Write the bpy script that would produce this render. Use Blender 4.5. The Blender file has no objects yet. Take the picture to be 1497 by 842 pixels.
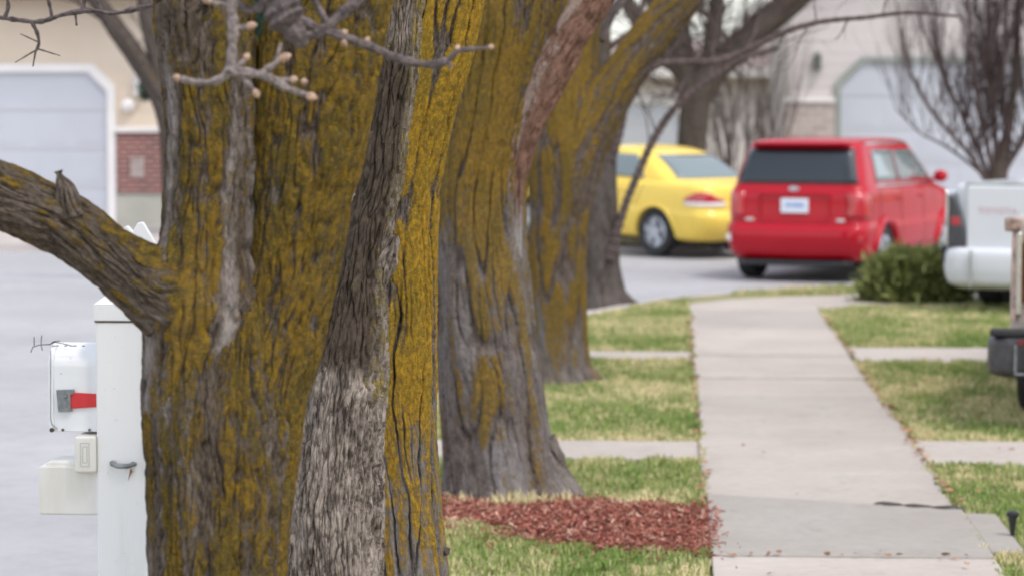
import bpy, bmesh, math, random
import numpy as np
from mathutils import Vector, Matrix
R = math.radians
rng = np.random.default_rng(7)
random.seed(7)
SC = bpy.context.scene
COL = SC.collection

# ------------------------------------------------------------------ camera
F, CX, CY = 4000.0, 748.5, 421.0
H = 1.95
PITCH = math.atan((421 - 150) / F)
YAW = math.atan((983 - 748.5) / F)
cam = bpy.data.cameras.new('camera')
cam.sensor_width = 36.0
cam.lens = 36.0 * F / 1497.0
cam.clip_start, cam.clip_end = 0.1, 2000
cam.dof.use_dof = True
cam.dof.focus_distance = 8.15
cam.dof.aperture_fstop = cam.lens / 25.5
camo = bpy.data.objects.new('camera', cam)
COL.objects.link(camo)
camo.location = (0, 0, H)
camo.rotation_euler = (R(90) - PITCH, 0, YAW)
SC.camera = camo
CM = Matrix.LocRotScale(Vector((0, 0, 0)), camo.rotation_euler, None).to_3x3()

def ray(px, py):
    return CM @ Vector(((px - CX) / F, -(py - CY) / F, -1.0))
def at(px, py, Y):
    d = ray(px, py)
    p = d * (Y / d.y)
    return Vector((p.x, p.y, p.z + H))
def gnd(px, py, z=0.0):
    d = ray(px, py)
    p = d * ((z - H) / d.z)
    return Vector((p.x, p.y, z))
def sc(Y):
    return F / Y

# ------------------------------------------------------------------ noise
_p = np.random.default_rng(3).permutation(256).astype(np.int64)
_p = np.concatenate([_p, _p, _p])
_g = np.array([[1,1,0],[-1,1,0],[1,-1,0],[-1,-1,0],[1,0,1],[-1,0,1],[1,0,-1],[-1,0,-1],
               [0,1,1],[0,-1,1],[0,1,-1],[0,-1,-1],[1,1,0],[-1,1,0],[0,-1,1],[0,-1,-1]], float)
def perlin(x, y, z=0.0):
    x, y, z = np.broadcast_arrays(np.asarray(x, float), np.asarray(y, float), np.asarray(z, float))
    xi, yi, zi = np.floor(x).astype(np.int64), np.floor(y).astype(np.int64), np.floor(z).astype(np.int64)
    xf, yf, zf = x - xi, y - yi, z - zi
    xi &= 255; yi &= 255; zi &= 255
    u, v, w = [t * t * t * (t * (t * 6 - 15) + 10) for t in (xf, yf, zf)]
    def h(a, b, c, fx, fy, fz):
        g = _g[_p[_p[_p[a] + b] + c] & 15]
        return g[..., 0] * fx + g[..., 1] * fy + g[..., 2] * fz
    x1, y1, z1 = xi + 1, yi + 1, zi + 1
    l = lambda a, b, t: a + t * (b - a)
    return l(l(l(h(xi, yi, zi, xf, yf, zf), h(x1, yi, zi, xf - 1, yf, zf), u),
               l(h(xi, y1, zi, xf, yf - 1, zf), h(x1, y1, zi, xf - 1, yf - 1, zf), u), v),
             l(l(h(xi, yi, z1, xf, yf, zf - 1), h(x1, yi, z1, xf - 1, yf, zf - 1), u),
               l(h(xi, y1, z1, xf, yf - 1, zf - 1), h(x1, y1, z1, xf - 1, yf - 1, zf - 1), u), v), w)
def fbm(x, y, z=0.0, o=4):
    s, a = 0, 1.0
    for i in range(o):
        s = s + a * perlin(x * 2 ** i, y * 2 ** i, z + 7.3 * i)
        a *= .5
    return s
def _hash(i, j, k):
    n = (i * 374761393 + j * 668265263 + k * 974634777) & 0x7fffffff
    n = ((n ^ (n >> 13)) * 1274126177) & 0x7fffffff
    return ((n ^ (n >> 16)) & 0xffff) / 65535.0
def voronoi(x, y, seed):
    xi, yi = np.floor(x).astype(np.int64), np.floor(y).astype(np.int64)
    f1 = np.full(x.shape, 9.0); f2 = f1.copy(); cid = np.zeros(x.shape); ddx = np.zeros(x.shape); ddy = np.zeros(x.shape)
    for a in (-1, 0, 1):
        for b in (-1, 0, 1):
            cx = xi + a; cy = yi + b
            dx = cx + .1 + .8 * _hash(cx, cy, seed) - x
            dy = cy + .1 + .8 * _hash(cx, cy, seed + 11) - y
            d = np.sqrt(dx * dx + dy * dy)
            near = d < f1
            f2 = np.where(near, f1, np.minimum(f2, d))
            cid = np.where(near, _hash(cx, cy, seed + 29), cid)
            ddx = np.where(near, dx, ddx); ddy = np.where(near, dy, ddy)
            f1 = np.where(near, d, f1)
    return f1, f2, cid, ddx, ddy
def sstep(a, b, x):
    t = np.clip((x - a) / (b - a), 0, 1)
    return t * t * (3 - 2 * t)

# ------------------------------------------------------------------ objects
def tag(o, label=None, cat=None, group=None, kind=None):
    if label: o['label'] = label
    if cat: o['category'] = cat
    if group: o['group'] = group
    if kind: o['kind'] = kind
    return o
def empty(name, loc=(0, 0, 0), rz=0.0):
    o = bpy.data.objects.new(name, None)
    COL.objects.link(o); o.location = loc; o.rotation_euler = (0, 0, rz)
    o.empty_display_size = .2
    return o
def link(name, me, mats, parent=None):
    for m in (mats if isinstance(mats, (list, tuple)) else [mats]):
        me.materials.append(m)
    o = bpy.data.objects.new(name, me); COL.objects.link(o)
    if parent: o.parent = parent
    return o
def grid_mesh(name, P, wrap=True, smooth=True, attrs=None):
    nv, nu = P.shape[:2]
    me = bpy.data.meshes.new(name)
    idx = np.arange(nv * nu).reshape(nv, nu)
    if wrap:
        a, b = idx[:-1], idx[1:]
        q = np.stack([a, np.roll(a, -1, 1), np.roll(b, -1, 1), b], -1).reshape(-1, 4)
    else:
        q = np.stack([idx[:-1, :-1], idx[:-1, 1:], idx[1:, 1:], idx[1:, :-1]], -1).reshape(-1, 4)
    raw_mesh(me, P.reshape(-1, 3), q, smooth)
    for k, v in (attrs or {}).items():
        v = np.asarray(v, np.float32)
        if v.ndim == 3:
            at_ = me.attributes.new(k, 'FLOAT_VECTOR', 'POINT'); at_.data.foreach_set('vector', v.reshape(-1))
        else:
            at_ = me.attributes.new(k, 'FLOAT', 'POINT'); at_.data.foreach_set('value', v.reshape(-1))
    return me
def raw_mesh(me, V, faces, smooth=False):
    """V (n,3), faces (m,k) all the same k"""
    V = np.asarray(V, np.float32); faces = np.asarray(faces, np.int32)
    m, k = faces.shape
    me.vertices.add(len(V)); me.vertices.foreach_set('co', V.reshape(-1))
    me.loops.add(m * k); me.loops.foreach_set('vertex_index', faces.reshape(-1))
    me.polygons.add(m)
    me.polygons.foreach_set('loop_start', np.arange(0, m * k, k, dtype=np.int32))
    me.polygons.foreach_set('use_smooth', np.full(m, smooth))
    me.update(calc_edges=True)

class MB:
    def __init__(s): s.v = []; s.f = []; s.m = []; s.mi = 0
    def add(s, V, Fs, M=None):
        b = len(s.v)
        s.v += [tuple((M @ Vector(p)) if M else p) for p in V]
        for f in Fs: s.f.append([i + b for i in f]); s.m.append(s.mi)
    def box(s, lo, hi, M=None):
        (a, b, c), (d, e, f) = lo, hi
        s.add([(a,b,c),(d,b,c),(d,e,c),(a,e,c),(a,b,f),(d,b,f),(d,e,f),(a,e,f)],
              [(3,2,1,0),(4,5,6,7),(0,1,5,4),(1,2,6,5),(2,3,7,6),(3,0,4,7)], M)
    def prism(s, pts, axis, a, b, M=None):
        """polygon pts (2D) extruded along axis between a and b"""
        n = len(pts)
        def mk(p, t): return {'x': (t, p[0], p[1]), 'y': (p[0], t, p[1]), 'z': (p[0], p[1], t)}[axis]
        V = [mk(p, a) for p in pts] + [mk(p, b) for p in pts]
        s.add(V, [tuple(range(n))[::-1], tuple(range(n, 2 * n))] + [(i, (i + 1) % n, n + (i + 1) % n, n + i) for i in range(n)], M)
    def slab(s, q, n, t):
        """polygon q of 3D points thickened by t along n"""
        n = Vector(n).normalized() * t; k = len(q)
        V = [Vector(p) for p in q] + [Vector(p) + n for p in q]
        s.add(V, [tuple(range(k))[::-1], tuple(range(k, 2 * k))] + [(i, (i + 1) % k, k + (i + 1) % k, k + i) for i in range(k)])
    def tube(s, pts, rs, n=6, cap=True):
        pts = [Vector(p) for p in pts]
        if not hasattr(rs, '__len__'): rs = [rs] * len(pts)
        b = len(s.v); up = None
        for i, p in enumerate(pts):
            t = (pts[min(i + 1, len(pts) - 1)] - pts[max(i - 1, 0)])
            t = t.normalized() if t.length > 1e-9 else Vector((0, 0, 1))
            if up is None:
                up = t.orthogonal().normalized()
            else:
                up = (up - t * up.dot(t)); up = up.normalized() if up.length > 1e-6 else t.orthogonal().normalized()
            w = t.cross(up)
            for k in range(n):
                a = 2 * math.pi * k / n
                s.v.append(tuple(p + (up * math.cos(a) + w * math.sin(a)) * rs[i]))
        for i in range(len(pts) - 1):
            for k in range(n):
                s.f.append([b + i * n + k, b + i * n + (k + 1) % n, b + (i + 1) * n + (k + 1) % n, b + (i + 1) * n + k]); s.m.append(s.mi)
        if cap:
            s.f.append([b + k for k in range(n)][::-1]); s.m.append(s.mi)
            e = b + (len(pts) - 1) * n
            s.f.append([e + k for k in range(n)]); s.m.append(s.mi)
    def lathe(s, prof, axis='z', n=24, M=None):
        """prof: (r, h)"""
        b = len(s.v)
        for r, h in prof:
            for k in range(n):
                a = 2 * math.pi * k / n; c, d = r * math.cos(a), r * math.sin(a)
                p = {'z': (c, d, h), 'x': (h, c, d), 'y': (c, h, d)}[axis]
                s.v.append(tuple(M @ Vector(p)) if M else p)
        for i in range(len(prof) - 1):
            for k in range(n):
                s.f.append([b + i * n + k, b + i * n + (k + 1) % n, b + (i + 1) * n + (k + 1) % n, b + (i + 1) * n + k]); s.m.append(s.mi)
    def ball(s, c, r, n=8, sq=(1, 1, 1)):
        prof = [(max(1e-4, r * math.sin(math.pi * i / n)), -r * math.cos(math.pi * i / n)) for i in range(n + 1)]
        s.lathe(prof, 'z', n + 2, Matrix.Translation(Vector(c)) @ Matrix.Diagonal((*sq, 1)))
    def build(s, name, mats, parent=None, smooth=False, bevel=0, seg=2, sharp=35):
        me = bpy.data.meshes.new(name)
        me.from_pydata(s.v, [], s.f)
        me.polygons.foreach_set('material_index', s.m)
        bm = bmesh.new(); bm.from_mesh(me); bmesh.ops.recalc_face_normals(bm, faces=bm.faces); bm.to_mesh(me); bm.free()
        if smooth or bevel:
            me.shade_smooth(); me.set_sharp_from_angle(angle=R(sharp))
        o = link(name, me, mats, parent)
        if bevel:
            md = o.modifiers.new('bevel', 'BEVEL'); md.width = bevel; md.segments = seg; md.limit_method = 'ANGLE'; md.angle_limit = R(sharp)
            md.harden_normals = False
            me.shade_smooth()
            wn = o.modifiers.new('wn', 'WEIGHTED_NORMAL'); wn.keep_sharp = False
        return o

# ------------------------------------------------------------------ materials
class NT:
    def __init__(s, name, rough=.8, spec=.5, metal=0.0, coat=0.0):
        s.m = bpy.data.materials.new(name); s.m.use_nodes = True
        s.t = s.m.node_tree; s.b = s.t.nodes['Principled BSDF']
        s.b.inputs['Roughness'].default_value = rough
        s.b.inputs['Specular IOR Level'].default_value = spec
        s.b.inputs['Metallic'].default_value = metal
        s.b.inputs['Coat Weight'].default_value = coat
        s.b.inputs['Coat Roughness'].default_value = .06
    def n(s, typ, **kw):
        nd = s.t.nodes.new(typ)
        for k, v in kw.items(): setattr(nd, k, v)
        return nd
    def set(s, sock, v):
        if isinstance(v, bpy.types.NodeSocket): s.t.links.new(v, sock)
        elif isinstance(v, tuple) and len(v) == 3 and sock.type == 'RGBA': sock.default_value = (*v, 1)
        else: sock.default_value = v
    def coord(s, scale=(1, 1, 1), attr=None, kind='Object'):
        if attr:
            c = s.n('ShaderNodeAttribute', attribute_name=attr).outputs['Vector']
        else:
            c = s.n('ShaderNodeTexCoord').outputs[kind]
        mp = s.n('ShaderNodeMapping'); s.t.links.new(c, mp.inputs['Vector']); mp.inputs['Scale'].default_value = scale
        return mp.outputs['Vector']
    def noise(s, vec, scale, detail=4, rough=.55, dist=0.0):
        nd = s.n('ShaderNodeTexNoise'); s.t.links.new(vec, nd.inputs['Vector'])
        nd.inputs['Scale'].default_value = scale; nd.inputs['Detail'].default_value = detail
        nd.inputs['Roughness'].default_value = rough; nd.inputs['Distortion'].default_value = dist
        return nd.outputs['Fac']
    def ramp(s, fac, a, b, va=0.0, vb=1.0):
        nd = s.n('ShaderNodeMapRange', interpolation_type='SMOOTHSTEP')
        s.set(nd.inputs['Value'], fac)
        for k, v in (('From Min', a), ('From Max', b), ('To Min', va), ('To Max', vb)): nd.inputs[k].default_value = v
        return nd.outputs['Result']
    def mix(s, fac, a, b, mode='MIX'):
        nd = s.n('ShaderNodeMix', data_type='RGBA', blend_type=mode)
        s.set(nd.inputs['Factor'], fac); s.set(nd.inputs['A'], a) if False else None
        s.set(nd.inputs[6], a); s.set(nd.inputs[7], b)
        return nd.outputs[2]
    def math(s, op, a, b=0.0, clamp=False):
        nd = s.n('ShaderNodeMath', operation=op); nd.use_clamp = clamp
        s.set(nd.inputs[0], a); s.set(nd.inputs[1], b)
        return nd.outputs[0]
    def attr(s, name):
        return s.n('ShaderNodeAttribute', attribute_name=name).outputs['Fac']
    def color(s, c): s.set(s.b.inputs['Base Color'], c); return s
    def bump(s, h, dist=.003, strength=1.0):
        nd = s.n('ShaderNodeBump'); s.set(nd.inputs['Height'], h)
        nd.inputs['Distance'].default_value = dist; nd.inputs['Strength'].default_value = strength
        s.t.links.new(nd.outputs['Normal'], s.b.inputs['Normal'])
        return s
def simple(name, col, rough=.6, var=.12, scale=6, spec=.5, metal=0, coat=0, bump=0, bscale=40):
    k = NT(name, rough, spec, metal, coat)
    v = k.coord()
    d = tuple(c * (1 - var) for c in col); e = tuple(min(1, c * (1 + var)) for c in col)
    k.color(k.mix(k.ramp(k.noise(v, scale, 5), .3, .7), d, e))
    if bump: k.bump(k.noise(v, bscale, 4), bump)
    return k.m

def bark_mat(name, dark, light, la, lb, grey=(.22, .21, .21), fine=1.0, amount=.93, sz=1.0):
    k = NT(name, .95, .12)
    v = k.coord((sz, .26 * sz, 1), 'buv')
    v2 = k.coord((1, .42, 1), 'buv')
    v3 = k.coord((1, 1, 1), 'buv')
    n1 = k.noise(v, 55, 6, .65); n2 = k.noise(v, 220, 5, .7); n3 = k.noise(v2, 9, 4); n4 = k.noise(v2, 70, 6, .75)
    n5 = k.noise(v3, 330, 3, .6); n6 = k.noise(v3, 22, 4, .6)
    bark = k.mix(k.ramp(k.math('ADD', k.math('MULTIPLY', n1, .6), k.math('MULTIPLY', n2, .4)), .36, .64), dark, light)
    bark = k.mix(k.attr('gr'), bark, k.mix(k.ramp(k.math('ADD', k.math('MULTIPLY', n1, .5), k.math('MULTIPLY', n2, .5)), .36, .64), tuple(c * .62 for c in grey), tuple(c * 1.2 for c in grey)))
    vo = k.n('ShaderNodeTexVoronoi'); k.t.links.new(v3, vo.inputs['Vector']); vo.inputs['Scale'].default_value = 130
    rnd = k.n('ShaderNodeSeparateColor'); k.t.links.new(vo.outputs['Color'], rnd.inputs[0])
    lich = k.mix(k.ramp(k.math('ADD', n3, k.math('MULTIPLY', k.math('SUBTRACT', rnd.outputs[0], .5), .35)), .36, .64), la, lb)
    lich = k.mix(k.ramp(n4, .42, .62, .55, 0), lich, dark)
    lich = k.mix(k.ramp(k.math('ADD', n5, k.math('MULTIPLY', rnd.outputs[1], .2)), .62, .8, 0, .4), lich, tuple(min(1, c * 1.5 + .02) for c in la))
    mk = k.math('ADD', k.attr('li'), k.math('MULTIPLY', k.math('SUBTRACT', n4, .5), 1.2))
    mk = k.math('ADD', mk, k.math('MULTIPLY', k.math('SUBTRACT', n5, .5), .9))
    mk = k.math('ADD', mk, k.math('MULTIPLY', k.math('SUBTRACT', n6, .5), .5))
    mask = k.math('MULTIPLY', k.ramp(mk, .18, .46), amount)
    k.color(k.mix(mask, bark, lich))
    hgt = k.math('ADD', k.math('MULTIPLY', n2, .6), k.math('MULTIPLY', n1, .8))
    hgt = k.math('ADD', hgt, k.math('MULTIPLY', k.math('MULTIPLY', mask, n5), .5))
    k.bump(hgt, .0075 * fine, 1.0)
    return k.m

# ------------------------------------------------------------------ bark tubes
def spline(ctrl, step):
    c = np.array([[*p[0], p[1]] for p in ctrl], float)
    c = np.vstack([2 * c[0] - c[1], c, 2 * c[-1] - c[-2]])
    out = []
    for i in range(1, len(c) - 2):
        L = np.linalg.norm(c[i + 1, :3] - c[i, :3]); n = max(2, int(math.ceil(L / step)))
        t = np.linspace(0, 1, n, endpoint=False)[:, None]
        p0, p1, p2, p3 = c[i - 1], c[i], c[i + 1], c[i + 2]
        out.append(.5 * (2 * p1 + (p2 - p0) * t + (2 * p0 - 5 * p1 + 4 * p2 - p3) * t * t + (3 * p1 - p0 - 3 * p2 + p3) * t ** 3))
    out.append(c[-2][None])
    return np.vstack(out)

class Limb:
    def __init__(s, ctrl, step, nu, seed, lobe=.05, flare=0.0, nlobe=4, flat=1.0):
        """ctrl: [(Vector, r)]"""
        s.seed = seed
        C = spline(ctrl, step); s.C = C[:, :3]; s.Rr = np.maximum(C[:, 3], .002)
        T = np.gradient(s.C, axis=0); T /= np.linalg.norm(T, axis=1)[:, None]
        e1 = np.array([0, 1.0, 0]) - T * T[:, 1:2]; e1 /= np.linalg.norm(e1, axis=1)[:, None]
        e2 = np.cross(T, e1)
        t = np.linspace(-1, 1, nu, endpoint=False)
        th = math.pi + math.pi * (.6 * t + .4 * t ** 3)
        s.th = th
        seg = np.r_[0, np.cumsum(np.linalg.norm(np.diff(s.C, axis=0), axis=1))]
        s.V = np.repeat(seg[:, None], nu, 1)
        s.TH = np.repeat(th[None], len(seg), 0)
        s.U = (s.TH - math.pi) * s.Rr.mean()
        d = np.cos(th)[None, :, None] * e1[:, None] * flat + np.sin(th)[None, :, None] * e2[:, None]
        s.D = d / np.linalg.norm(d, axis=2)[..., None]
        rr = s.Rr[:, None] * (1 + lobe * (perlin(np.cos(s.TH) * 1.6 + seed, np.sin(s.TH) * 1.6, s.V * 1.7 + seed) +
                                          .6 * perlin(np.cos(s.TH) * 3.2 + seed, np.sin(s.TH) * 3.2 + 5, s.V * 3 + seed)))
        if flare:
            fl = np.exp(-np.maximum(s.V, 0) / .16)
            rr = rr * (1 + flare * fl * (.25 + .75 * np.cos(nlobe * s.TH + seed + 1.5 * perlin(s.TH * .8, s.V * 2, seed)) * .5))
        s.P = s.C[:, None] + d * rr[..., None]
    def dist_to(s, P):
        """distance from points to this limb's surface (capsules)"""
        st = max(1, len(s.C) // 60)
        A = s.C[::st]; r = s.Rr[::st]
        best = np.full(P.shape[:-1], 1e9)
        for i in range(len(A) - 1):
            ab = A[i + 1] - A[i]; t = np.clip(((P - A[i]) @ ab) / (ab @ ab), 0, 1)
            dd = np.linalg.norm(P - (A[i] + t[..., None] * ab), axis=-1) - (r[i] + (r[i + 1] - r[i]) * t)
            best = np.minimum(best, dd)
        return best
    def blend(s, others, k):
        off = 0
        for o in others:
            h = np.maximum(k - np.abs(o.dist_to(s.P)), 0) / k
            off = off + h * h * k * .25
        s.P = s.P + s.D * np.asarray(off)[..., None]
    def mesh(s, name, style, li, gr=None, amp=1.0):
        """style(u,v,th,seed)->(disp, crack 0..1); li(s,crack)->lichen"""
        disp, crack = style(s.U, s.V, s.TH, s.seed)
        P = s.P + s.D * (disp * amp)[..., None]
        hn = np.clip((disp - np.median(disp)) / (disp.std() + 1e-6), -2, 1.5)
        L = li(s, crack) + .07 * hn; G = gr(s, crack) if gr else np.zeros_like(s.U)
        buv = np.stack([s.U, s.V, np.full_like(s.U, s.seed * 3.7)], -1)
        return grid_mesh(name, P, True, True, {'li': L, 'gr': G, 'buv': buv})

def st_plates(u, v, th, seed, fu=15.0, fv=1.9, w=.09, depth=.011):
    wu = u + .004 * perlin(u * 55, v * 30, seed + 2) + .010 * perlin(u * 20, v * 8, seed) + .02 * perlin(u * 3, v * 2.2, seed + 4)
    n = perlin(wu * fu, v * fv, seed)
    m = sstep(-.35, .15, perlin(u * 8, v * 3, seed + 9))
    c1 = np.exp(-(n / w) ** 2) * (.25 + .75 * m)
    n2 = perlin(wu * fu * 2.3, v * fv * 2.4, seed + 17)
    c2 = np.exp(-(n2 / .13) ** 2) * sstep(-.1, .3, perlin(u * 9, v * 2.5, seed + 31))
    plate = np.sign(n) * .0022 + .0015 * (np.abs(n) - .3)
    fine = .0026 * fbm(u * 90, v * 26, seed, 3) + .0026 * np.abs(perlin(wu * 130, v * 14, seed + 3)) + .0022 * np.abs(perlin(wu * 60, v * 7, seed + 23))
    crack = np.clip(c1 + .6 * c2, 0, 1)
    return plate * (1 - c1) + fine - depth * c1 - depth * .45 * c2, crack
def st_scaly(u, v, th, seed):
    wu = u + .004 * perlin(u * 60, v * 22, seed) + .007 * perlin(u * 22, v * 9, seed + 2) + .012 * perlin(u * 6, v * 3.5, seed + 6)
    wv = v + .05 * perlin(u * 70, v * 5, seed + 5)
    f1, f2, cid, dx, dy = voronoi(wu / .0165, wv / .105, seed)
    crack = 1 - sstep(.03, .30, f2 - f1)
    n1 = perlin(wu * 34, v * 4.2, seed + 8); fur = np.exp(-(n1 / .11) ** 2) * sstep(-.3, .25, perlin(u * 14, v * 6, seed + 12))
    rid = np.abs(perlin(wu * 52, v * 7, seed + 9)); rid2 = np.abs(perlin(wu * 110, v * 16, seed + 10))
    chip = sstep(.25, .5, perlin(u * 26, v * 11, seed + 14))
    disp = .0075 * (cid - .5) + .008 * dx * (cid > .4) - .0055 * crack - .010 * fur + .011 * (np.minimum(rid, .3) - .18) + .004 * (rid2 - .15) - .0065 * chip + .0012 * fbm(u * 170, v * 60, seed, 3)
    return disp, np.clip(.5 * crack + fur, 0, 1)
def st_mossy(u, v, th, seed):
    wu = u + .005 * perlin(u * 48, v * 18, seed + 1) + .012 * perlin(u * 16, v * 6, seed) + .02 * perlin(u * 4, v * 2.5, seed + 4)
    n = perlin(wu * 26, v * 3.4, seed); n2 = perlin(wu * 62, v * 8.5, seed + 3); n3 = perlin(wu * 120, v * 20, seed + 5)
    m = sstep(-.3, .25, perlin(u * 12, v * 5, seed + 6))
    c = np.exp(-(n / .10) ** 2) * m
    c2 = np.exp(-(n2 / .13) ** 2) * sstep(-.25, .2, perlin(u * 30, v * 12, seed + 16))
    chip = sstep(.2, .42, perlin(wu * 40, v * 15, seed + 18))
    disp = .006 * np.minimum(np.abs(n), .3) - .010 * c - .0065 * c2 + .006 * np.minimum(np.abs(n2), .25) + .004 * np.abs(n3) - .004 * chip + .0022 * fbm(u * 90, v * 34, seed, 4)
    return disp, np.clip(c + .6 * c2, 0, 1)
def streak(u, v, seed, fu=14, fv=1.3):
    return .5 + .7 * fbm(u * fu + .4 * perlin(u * 9, v * 4, seed), v * fv, seed + 40, 3)

def leads(pts, Y, dY=0.0):
    """pixel path [(px,py,halfwidth_px)] at depth Y -> [(Vector, r)]"""
    out = []
    for i, (x, y, w) in enumerate(pts):
        YY = Y + (dY * i / max(1, len(pts) - 1))
        out.append((at(x, y, YY), w / sc(YY)))
    return out

# bare twigs: recursive branches into one mesh
def twigs(mb, p, d, L, r, depth, spread=.6, up=.15, kids=(3, 5), sides=4, rnd=random, shrink=.62, curve=.25):
    n = 4; pts = [Vector(p)]; dd = Vector(d).normalized(); rs = [r]
    for i in range(n):
        dd = (dd + Vector((rnd.gauss(0, curve), rnd.gauss(0, curve), rnd.gauss(0, curve) + up)) * .35).normalized()
        pts.append(pts[-1] + dd * (L / n)); rs.append(r * (1 - .62 * (i + 1) / n))
    mb.tube(pts, rs, sides if r > .004 else 3, cap=False)
    if depth <= 0: return
    for k in range(rnd.randint(*kids)):
        t = rnd.uniform(.25, 1.0); i = min(n - 1, int(t * n)); f = t * n - i
        q = pts[i].lerp(pts[i + 1], f)
        ax = (pts[i + 1] - pts[i]).normalized()
        o = ax.orthogonal().normalized(); o.rotate(Matrix.Rotation(rnd.uniform(0, 6.283), 3, ax))
        nd = (ax + o * rnd.uniform(.5, 1.2) * spread * 1.6 + Vector((0, 0, up))).normalized()
        twigs(mb, q, nd, L * rnd.uniform(.45, .75) * shrink / .62, max(.0012, rs[i] * .55), depth - 1, spread, up, kids, sides, rnd, shrink, curve)

# =================================================================== MATERIALS
OCH = (.40, .215, .012); OLV = (.20, .145, .012); GLD = (.47, .265, .012)
M_bark_moss = bark_mat('bark_mossy', (.042, .031, .023), (.15, .118, .092), (.220, .130, .011), (.112, .084, .012), (.25, .215, .20))
M_bark_scaly = bark_mat('bark_scaly', (.055, .042, .035), (.36, .305, .265), (.26, .19, .05), (.17, .13, .04), (.078, .060, .046), 1.0, .93, .55)
M_bark_gold = bark_mat('bark_golden', (.035, .025, .018), (.17, .14, .12), (.405, .228, .014), (.27, .175, .014), (.21, .19, .18), .9)
M_bark_plate = bark_mat('bark_plated', (.042, .031, .024), (.165, .130, .108), (.26, .148, .009), (.155, .105, .010), (.205, .186, .180), 1.0, .85)
M_bark_far = bark_mat('bark_far', (.035, .026, .020), (.115, .092, .078), (.24, .13, .01), (.14, .09, .01), (.17, .155, .15), 1)
M_peel = bark_mat('bark_peeling', (.09, .045, .030), (.27, .155, .115), (.40, .31, .26), (.32, .25, .21), (.36, .33, .31), 1.2)
M_twig = simple('twig_bark', (.11, .088, .085), .9, .45, 60, .3, bump=.004, bscale=140)
M_twig_far = simple('twig_bark_far', (.085, .06, .055), .9, .25, 8)
M_twig_grey = simple('twig_grey', (.20, .165, .155), .85, .45, 90, .3, bump=.004, bscale=160)
M_bud = simple('bud', (.36, .24, .17), .85, .4, 160)

k = NT('concrete_walk', .9, .3)
v = k.coord()
n1, n2, n3 = k.noise(v, 1.1, 5), k.noise(v, 14, 6, .7), k.noise(v, 160, 3)
c = k.mix(k.ramp(n1, .3, .7), (.455, .395, .355), (.52, .462, .418))
c = k.mix(k.ramp(n2, .35, .75, 0, .45), c, (.37, .335, .31))
c = k.mix(k.ramp(n3, .55, .75, 0, .35), c, (.29, .26, .24))
c = k.mix(k.ramp(k.noise(k.coord((1, 1, 1)), 2.7, 7, .75, 1.2), .52, .70, 0, .5), c, (.33, .30, .27))
tint = k.n('ShaderNodeObjectInfo')
k.color(k.mix(.8, c, k.mix(k.attr('tone'), (.60, .63, .62), (1, .98, .95)), 'MULTIPLY'))
k.bump(k.math('ADD', k.math('MULTIPLY', n3, .4), n2), .004)
M_walk = k.m
k = NT('concrete_road', .9, .3)
v = k.coord()
n1, n2, n3 = k.noise(v, .35, 5), k.noise(v, 5, 6, .7), k.noise(v, 120, 3)
c = k.mix(k.ramp(n1, .3, .7), (.36, .35, .36), (.43, .42, .43))
c = k.mix(k.ramp(n2, .42, .72, 0, .5), c, (.30, .295, .295))
c = k.mix(k.ramp(k.noise(k.coord((1, .35, 1)), 1.1, 6, .7, .8), .5, .7, 0, .45), c, (.29, .285, .285))
c = k.mix(k.ramp(n3, .5, .75, 0, .3), c, (.25, .24, .235))
k.color(c); k.bump(n3, .003); M_road = k.m
M_drive = simple('concrete_driveway', (.47, .42, .395), .9, .1, 1.5, .3, bump=.003, bscale=90)
M_joint = simple('joint_dirt', (.10, .085, .07), 1, .35, 30)
M_crackfill = simple('crack_fill', (.055, .047, .04), 1, .35, 30)
k = NT('turf_soil', 1, .1)
v = k.coord()
c = k.mix(k.ramp(k.noise(v, 1.3, 5), .35, .65), (.27, .28, .12), (.46, .40, .24))
c = k.mix(k.ramp(k.noise(v, 40, 5, .7), .4, .7), c, (.31, .28, .15))
k.color(c); k.bump(k.noise(v, 60, 5, .7), .02); M_soil = k.m
k = NT('grass_blades', .75, .25)
at_ = k.attr('hue')
c = k.mix(k.ramp(at_, .0, .45), (.17, .26, .06), (.31, .35, .12))
c = k.mix(k.ramp(at_, .45, .9), c, (.68, .58, .34))
k.color(c)
M_grass = k.m
k = NT('mulch_chips', .85, .25)
c = k.mix(k.ramp(k.attr('hue'), .0, .7), (.11, .036, .025), (.335, .105, .074))
c = k.mix(k.ramp(k.attr('hue'), .74, .98), c, (.54, .34, .25))
k.color(c); M_mulch = k.m
M_mulch_bed = simple('mulch_bed', (.13, .045, .032), 1, .35, 25, .1, bump=.03, bscale=30)
M_leaf = simple('dead_leaf', (.30, .16, .09), .8, .4, 14)
k = NT('juniper_needles', .7, .3)
k.color(k.mix(k.attr('hue'), (.065, .09, .022), (.27, .29, .095))); M_juniper = k.m
M_conifer = simple('conifer_green', (.035, .075, .045), .7, .4, 12)

k = NT('white_vinyl', .4)
d1 = k.ramp(k.noise(k.coord((9, 9, 1.3)), 1.6, 6, .7), .46, .76, 0, .34); d2 = k.ramp(k.noise(k.coord(), 55, 4, .7), .62, .74, 0, .35)
k.color(k.mix(d2, k.mix(d1, (.80, .80, .80), (.56, .54, .49)), (.42, .38, .33))); M_white = k.m
M_whitebox = simple('white_enamel', (.80, .81, .82), .3, .03, 12)
k = NT('cream_plastic', .4)
v = k.coord()
g = k.n('ShaderNodeSeparateXYZ'); k.t.links.new(v, g.inputs[0])
dirt = k.math('MULTIPLY', k.ramp(k.noise(k.coord((14, 14, 3)), 1.0, 5), .4, .7), .35)
k.color(k.mix(dirt, (.78, .765, .72), (.56, .47, .34))); M_cream = k.m
M_redplastic = simple('red_flag', (.62, .025, .03), .4, .08, 20)
M_zinc = simple('zinc', (.22, .235, .24), .45, .25, 40, metal=.6)
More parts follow.
